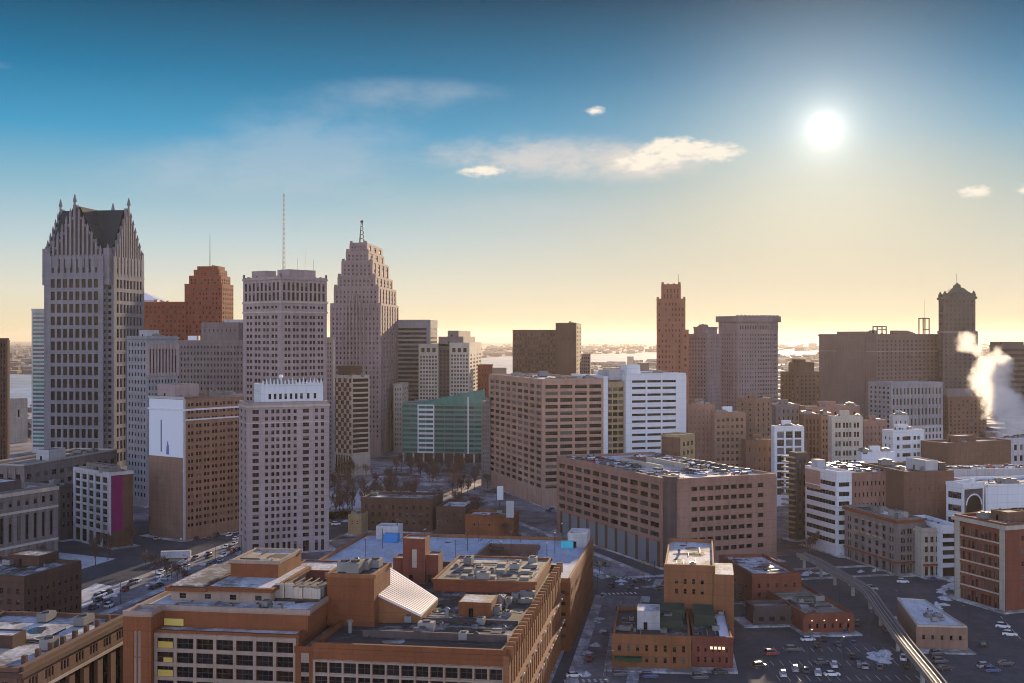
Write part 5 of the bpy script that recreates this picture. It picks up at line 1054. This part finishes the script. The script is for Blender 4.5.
for i in range(5):
    for j in range(9):
        if rl.random() < .6: car(-168 + j * 6 + i * .8, 548 + i * 9, .05, R(80) + rl.uniform(-.1, .1), 'in the dim lot before the tan brick block', 'cars in the dim left lot', False, ('black', 'dark grey', 'silver', 'snow covered'), rl)
for k in range(18):
    x, y = rl.uniform(-125, -30), rl.uniform(575, 650); car(x, y, .05, rl.choice((.2, 1.75)) + rl.uniform(-.1, .1), 'on the streets round the snowy plaza', 'cars round the plaza', False, r=rl)
print('cars', NCAR[0])

# ------------------------------------------------------------------ bare trees and street lamps
M_BARK = flat('bark', (.07, .045, .035), .9); M_TWIG = flat('twigs', (.10, .055, .04), .9)
def tree_mesh(seed):
    r = random.Random(seed); t = MB().mat(M_BARK); c = MB().mat(M_TWIG); t.bar((0, 0, 0), (0, 0, 1.3), .2, .14, 6)
    def grow(p, d, L, rad, lv):
        q = p + d * L
        (t if lv < 2 else c).bar(p, q, rad, max(rad * .6, .035), 4 if lv < 2 else 3)
        if lv >= 4: return
        for k in range((7, 4, 3, 2)[lv]):
            nd = (d + Vector((r.uniform(-1, 1), r.uniform(-1, 1), r.uniform(-.15, .8))) * .75).normalized(); grow(p + d * L * r.uniform(.15 if lv == 0 else .5, 1), nd, L * (r.uniform(.45, .65) if lv == 0 else r.uniform(.6, .85)), max(rad * .6, .05), lv + 1)
    grow(Vector((0, 0, 1.2)), Vector((0, 0, 1)), 3.4, .13, 0)
    return t.mesh('trunk'), c.mesh('crown')
TREES = [tree_mesh(k) for k in range(4)]
def tree(x, y, s, lab, grp, r):
    tm, cm = r.choice(TREES); e = empty('bare_tree', (x, y, 0), r.uniform(0, 6)); e.scale = (s, s, s); tag(e, lab, 'tree', grp); child('trunk', tm, e); child('crown', cm, e)
rt = random.Random(5)
for k in range(170):
    x, y = rt.uniform(-135, -15), rt.uniform(600, 840)
    if abs(x - (-22 - (y - 640) * .378)) < 9: continue
    tree(x, y, rt.uniform(1.1, 1.7), 'bare brown winter tree standing in the snowy plaza', 'bare trees in the plaza', rt)
for k in range(14): tree(27.5 - k * 6.2 + 0, 470 + k * 14.5, rt.uniform(.8, 1.1), 'bare street tree along the road below the salmon complex', 'bare street trees in the middle', rt)
for k in range(9): tree(gx(800 + k * 5, 520), 505 + k * 5, 1, 'bare tree at the foot of the white striped garage', 'bare trees by the striped garage', rt)
for k in range(8): tree(-122 - k * 3.5, 445 + k * 5, .9, 'bare tree beside the salted left street', 'bare trees on the left street', rt)
lm = MB().mat(M_STEEL).bar((0, 0, 0), (0, 0, 8), .11, .07, 6); lm.bar((0, 0, 7.9), (1.6, 0, 8.3), .06); LP = lm.mesh('pole'); LH = MB().mat(M_DUCT).box(1.2, 2.1, -.18, .18, 8.2, 8.4, True).mesh('lamp_head')
def lamp(x, y, rz, lab, grp): e = empty('street_lamp', (x, y, 0), rz); tag(e, lab, 'street lamp', grp); child('pole', LP, e); child('lamp_head', LH, e)
for k in range(8): lamp(30 + k * 3.9 - 16.5 + 0, 300 + k * 27 - 60, 0, 'dark street lamp on the left kerb of the middle street', 'lamps on the middle street')
for k in range(6): lamp(100 + k * 14, 440 - k * 22, 2, 'dark street lamp on the wide right street', 'lamps on the right street')
for k in range(7): lamp(-140 + k * 5, 390 + k * 24, 2.9, 'dark street lamp beside the salted left street', 'lamps on the left street')
for k in range(12): lamp(-40 - (k % 6) * 14, 590 + (k // 6) * 60 + (k % 6) * 9, k, 'dark street lamp round the snowy plaza', 'lamps round the plaza')
for k in range(8): lamp(58 + k * 14, 446 + k * 3.6, 1.8, 'dark street lamp along the cross street behind the brick buildings', 'lamps on the cross street')
def signal(x, y, rz, lab):
    e = empty('traffic_signal', (x, y, 0), rz); tag(e, lab, 'traffic signal', 'traffic signals at the crossing')
    MB().mat(M_STEEL).bar((0, 0, 0), (0, 0, 6), .1).obj('pole', e); MB().mat(M_STEEL).bar((0, 0, 5.8), (5, 0, 6.1), .06).obj('arm', e)
    for xx in (3, 4.8): MB().mat(flat('signal yellow', (.35, .22, .02))).box(xx - .2, xx + .2, -.2, .2, 4.9, 5.9, True).obj('signal_head', e)
for (x, y, rz) in ((31, 436, 0), (48, 436, 1.6), (55, 463, 3.1), (34, 466, 4.6)): signal(x, y, rz, 'traffic signal on an arm at the crossing below the tan garage corner')
for (px, py) in ((842, 668), (810, 660), (870, 640)): Y = gy(py); lamp(gx(px, Y), Y, 1, 'dark street lamp in the lower right parking lot', 'lamps in the parking lot')
def trailer(x, y, rz, lab):
    e = empty('white_trailer', (x, y, 0), rz); tag(e, lab, 'trailer')
    MB().mat(C_PALE).box(-6, 6, -1.25, 1.25, 1, 3.8, True).obj('body', e); MB().mat(M_STEEL).box(-5.5, 5.5, -.5, .5, .6, 1.01, True).obj('chassis', e); wm = MB().mat(M_TYRE).bar((0, -.2, 0), (0, .2, 0), .5, .5, 12).mesh('wheel')
    for a in (-4.5, -3.3, 4): child('wheel', wm, e, (a, -1, .5)); child('wheel', wm, e, (a, 1, .5))
Y = gy(560); trailer(gx(176, Y), Y, .15, 'long white trailer parked beside the salted left street'); Y = gy(516); trailer(gx(398, Y) + 30, Y + 20, .2, 'white trailer parked by the snowy plaza')

# parking bays, snow banks and roof clutter
mk = MB().mat(flat('road paint', (.55, .55, .52)))
for r_ in range(3):
    for k in range(16):
        x, y = 72 + k * 2.7 + r_ * 1.5, 322 + r_ * 15; mk.face([(x, y, .034), (x + .12, y, .034), (x + .12, y + 5, .034), (x, y + 5, .034)])
tag(mk.obj('parking_marking'), kind='structure')
rs = random.Random(21)
bank = MB().mat(snowy('dirty snow bank', (.12, .11, .10), .60, .5))
for k in range(230):
    a = rs.choice(((104, 340, 109, 352), (8, 250, 30, 400), (-170, 300, -118, 520), (140, 400, 175, 470), (60, 455, 170, 480), (60, 455, 170, 480), (150, 300, 185, 420), (45, 440, -10, 600), (-110, 580, -40, 640)))
    t = rs.random(); x, y = a[0] + (a[2] - a[0]) * t + rs.uniform(-2, 2), a[1] + (a[3] - a[1]) * t + rs.uniform(-2, 2); q = rs.uniform(.8, 2.6); nn = 7
    top = (x + rs.uniform(-.3, .3), y, rs.uniform(.4, 1.1)); ring = [(x + q * rs.uniform(.7, 1.3) * math.cos(i * 6.283 / nn), y + q * rs.uniform(.7, 1.3) * math.sin(i * 6.283 / nn), 0) for i in range(nn)]
    for i in range(nn): bank.face([ring[i], ring[(i + 1) % nn], top])
tag(bank.obj('snow_banks'), 'ploughed heaps of dirty snow along the kerbs', 'snow', kind='stuff')
for k in range(22): tree(rs.uniform(-230, -165), rs.uniform(450, 560), rs.uniform(.9, 1.3), 'bare tree on the snowy lots at lower left', 'bare trees on the left lots', rs)
CAS.clutter(22, 2, X_STEP - 3, 2, 33, CAS.h); CAS.clutter(16, X_STEP + 2, CAS.wr - 4, 3, 27, CAS.h + 2.65, 2); CAS.clutter(8, 7, 24, 47, 80, hc - .05, 3); CAS.clutter(6, 26, 40, 60, 70, 37.95, 4)
for b in BUILDINGS:
    if b.Y < 560 and b is not CAS and b.wr > 9 and b.wl > 9 and b.name != 'low_building': b.clutter(9, 1.5, b.wr - 2, 1.5, min(b.wl - 2, 60), b.h - .05, 5)
for b in BUILDINGS: b.finish()

# ------------------------------------------------------------------ windows: own objects where seen largest, the rest of a facade as one part
M_FRAME = flat('window frame', (.045, .038, .034), .6)
def place_windows():
    bpy.context.view_layer.update(); dg = bpy.context.evaluated_depsgraph_get(); eye = Vector(cam.location); cache = {}; tot = 0
    for b in BUILDINGS:
        seen, rest = [], []
        for (x, y, z, w, h, a, g) in b.wins:
            n = Vector((math.sin(a), -math.cos(a), 0)); p = b.world((x, y, z)); nw = b.rot @ n; p2 = p + nw * .9; d = p2 - eye; L = d.length; d /= L
            px, py = 512 + FPX * p.x / p.y, HORIZON - FPX * (p.z - CAM_H) / p.y
            area = w * h * max(0, -(nw.dot(d))) / (L * L) * FPX * FPX
            vis = -2 < px < 1026 and -2 < py < 685 and nw.dot(d) < -.02 and not S.ray_cast(dg, eye, d, distance=L - .3)[0]
            (seen if vis and area > 3.0 else rest).append((round(area, 0), z, (x, y, z, w, h, a, g)))
        seen.sort(key=lambda q: (-q[0], -q[1])); rest += seen[b.maxwin:]; seen = seen[:b.maxwin]
        if len(seen) < 8: rest += seen; seen = []
        for (_, _, (x, y, z, w, h, a, g)) in seen:
            near = b.Y < 720 and 'garage' not in b.name; bl = rnd.choice((0, 0, 0, 0, 0, .28, .5)) if near and b is not CAS and g in (G_DARK, G_BROWN, G_GREY) else 0
            k = (round(w, 2), round(h, 2), g.name, bl)
            if k not in cache:
                m = MB().mat(g).box(-k[0] / 2, k[0] / 2, -.06, .02, -k[1] / 2, k[1] / 2, True)
                if bl: m.mat(G_BLIND).box(-k[0] / 2 + .04, k[0] / 2 - .04, -.075, -.03, k[1] / 2 - k[1] * bl, k[1] / 2 - .02, True)
                if near:
                    m.mat(M_FRAME).box(-k[0] / 2, k[0] / 2, -.12, -.03, -.06, .06, True)
                    for q in range(1, max(1, int(k[0] / 1.5)) + (1 if k[0] > 1 else 0)): xx = -k[0] / 2 + k[0] * q / (max(1, int(k[0] / 1.5)) + 1); m.box(xx - .05, xx + .05, -.13, -.03, -k[1] / 2, k[1] / 2, True)
                cache[k] = m.mesh('window')
            child('window', cache[k], b.e, (x, y, z), a); tot += 1
        if rest:
            m = MB()
            for (_, _, (x, y, z, w, h, a, g)) in rest:
                t = (math.cos(a), math.sin(a)); m.mat(g).fbox((x, y), t, (t[1], -t[0]), -w / 2, w / 2, -.02, .06, z - h / 2, z + h / 2)
            tag(m.obj('window', b.e), kind='stuff')
    print('windows', tot, 'objects', len(bpy.data.objects))
place_windows()

# ------------------------------------------------------------------ steam and haze
def steam():
    Y0 = 800; bl = []
    for (px, py, rp, dy) in [(1019, 470, 11, 0), (1021, 452, 13, 2), (1017, 436, 15, 0), (1013, 421, 15, -2), (1008, 408, 15, 3), (1001, 398, 15, 0), (993, 391, 14, -3), (985, 382, 12, 2), (996, 376, 12, 0), (1003, 366, 10, 2), (988, 366, 10, 0), (996, 357, 8, 1), (982, 372, 8, 2), (976, 350, 6, 0), (966, 342, 8, 0), (972, 340, 6, 2), (1026, 430, 12, 0), (1028, 455, 12, 0), (1008, 440, 10, 0), (980, 392, 6, 0)]:
        bl.append((Vector((gx(px, Y0), Y0 + dy, gz(py, Y0))), rp * Y0 / FPX * (1.5 if py > 400 else 1.35)))
    me = bpy.data.meshes.new('steam_seed'); m = MB()
    for c, r in bl: m.ball(c.x, c.y, c.z, r * 1.25, 16)
    o = bpy.data.objects.new('tmp', m.mesh('tmp')); COL.objects.link(o); md = o.modifiers.new('r', 'REMESH'); md.mode = 'VOXEL'; md.voxel_size = 1.6
    bpy.context.view_layer.update(); me = bpy.data.meshes.new_from_object(o.evaluated_get(bpy.context.evaluated_depsgraph_get())); bpy.data.objects.remove(o)
    mat = bpy.data.materials.new('steam'); mat.use_nodes = True; mat.node_tree.nodes.clear(); n = NT(mat.node_tree)
    g = n.add('ShaderNodeNewGeometry').outputs['Position']
    wob = n.add('ShaderNodeTexNoise'); wob.inputs['Scale'].default_value = .12; wob.inputs['Detail'].default_value = 4; n.l.new(g, wob.inputs['Vector'])
    off = n.vmath('SUBTRACT', wob.outputs[1], (.5, .5, .5)); sc = n.add('ShaderNodeVectorMath', operation='SCALE'); n.l.new(off, sc.inputs[0]); sc.inputs['Scale'].default_value = 11.0
    p = n.vmath('ADD', g, sc.outputs[0]); tot = None
    for c, r in bl:
        d = n.add('ShaderNodeVectorMath', operation='DISTANCE'); n.l.new(p, d.inputs[0]); d.inputs[1].default_value = c
        q = n.math('SUBTRACT', 1.0, n.math('DIVIDE', d.outputs['Value'], r * 1.15), clamp=True); tot = q if tot is None else n.math('MAXIMUM', tot, q)
    f = n.noise(g, .22, 8, .72)
    den = n.maprange(n.math('ADD', tot, n.math('MULTIPLY', n.math('SUBTRACT', f, .5), 1.5)), .10, .55, 0, .085)
    v = n.add('ShaderNodeVolumePrincipled'); n.l.new(den, v.inputs['Density']); v.inputs['Color'].default_value = (1, 1, 1, 1); v.inputs['Anisotropy'].default_value = .45
    out = n.add('ShaderNodeOutputMaterial'); n.l.new(v.outputs[0], out.inputs['Volume'])
    me.materials.clear(); me.materials.append(mat); ob = bpy.data.objects.new('steam_plume', me); COL.objects.link(ob); tag(ob, 'billowing white steam plume rising at the right edge below the crowned tower', 'steam', kind='stuff')
steam()
def haze():
    o = MB().box(-16000, 16000, -300, 31000, -1, 212, True).obj('haze'); tag(o, 'thin golden winter haze over the town', 'haze', kind='stuff')
    mat = bpy.data.materials.new('haze air'); mat.use_nodes = True; mat.node_tree.nodes.clear(); n = NT(mat.node_tree)
    v = n.add('ShaderNodeVolumePrincipled'); v.inputs['Density'].default_value = 3.6e-5; v.inputs['Color'].default_value = (.60, .55, .52, 1); v.inputs['Anisotropy'].default_value = .50
    out = n.add('ShaderNodeOutputMaterial'); n.l.new(v.outputs[0], out.inputs['Volume']); o.data.materials.append(mat)
haze()
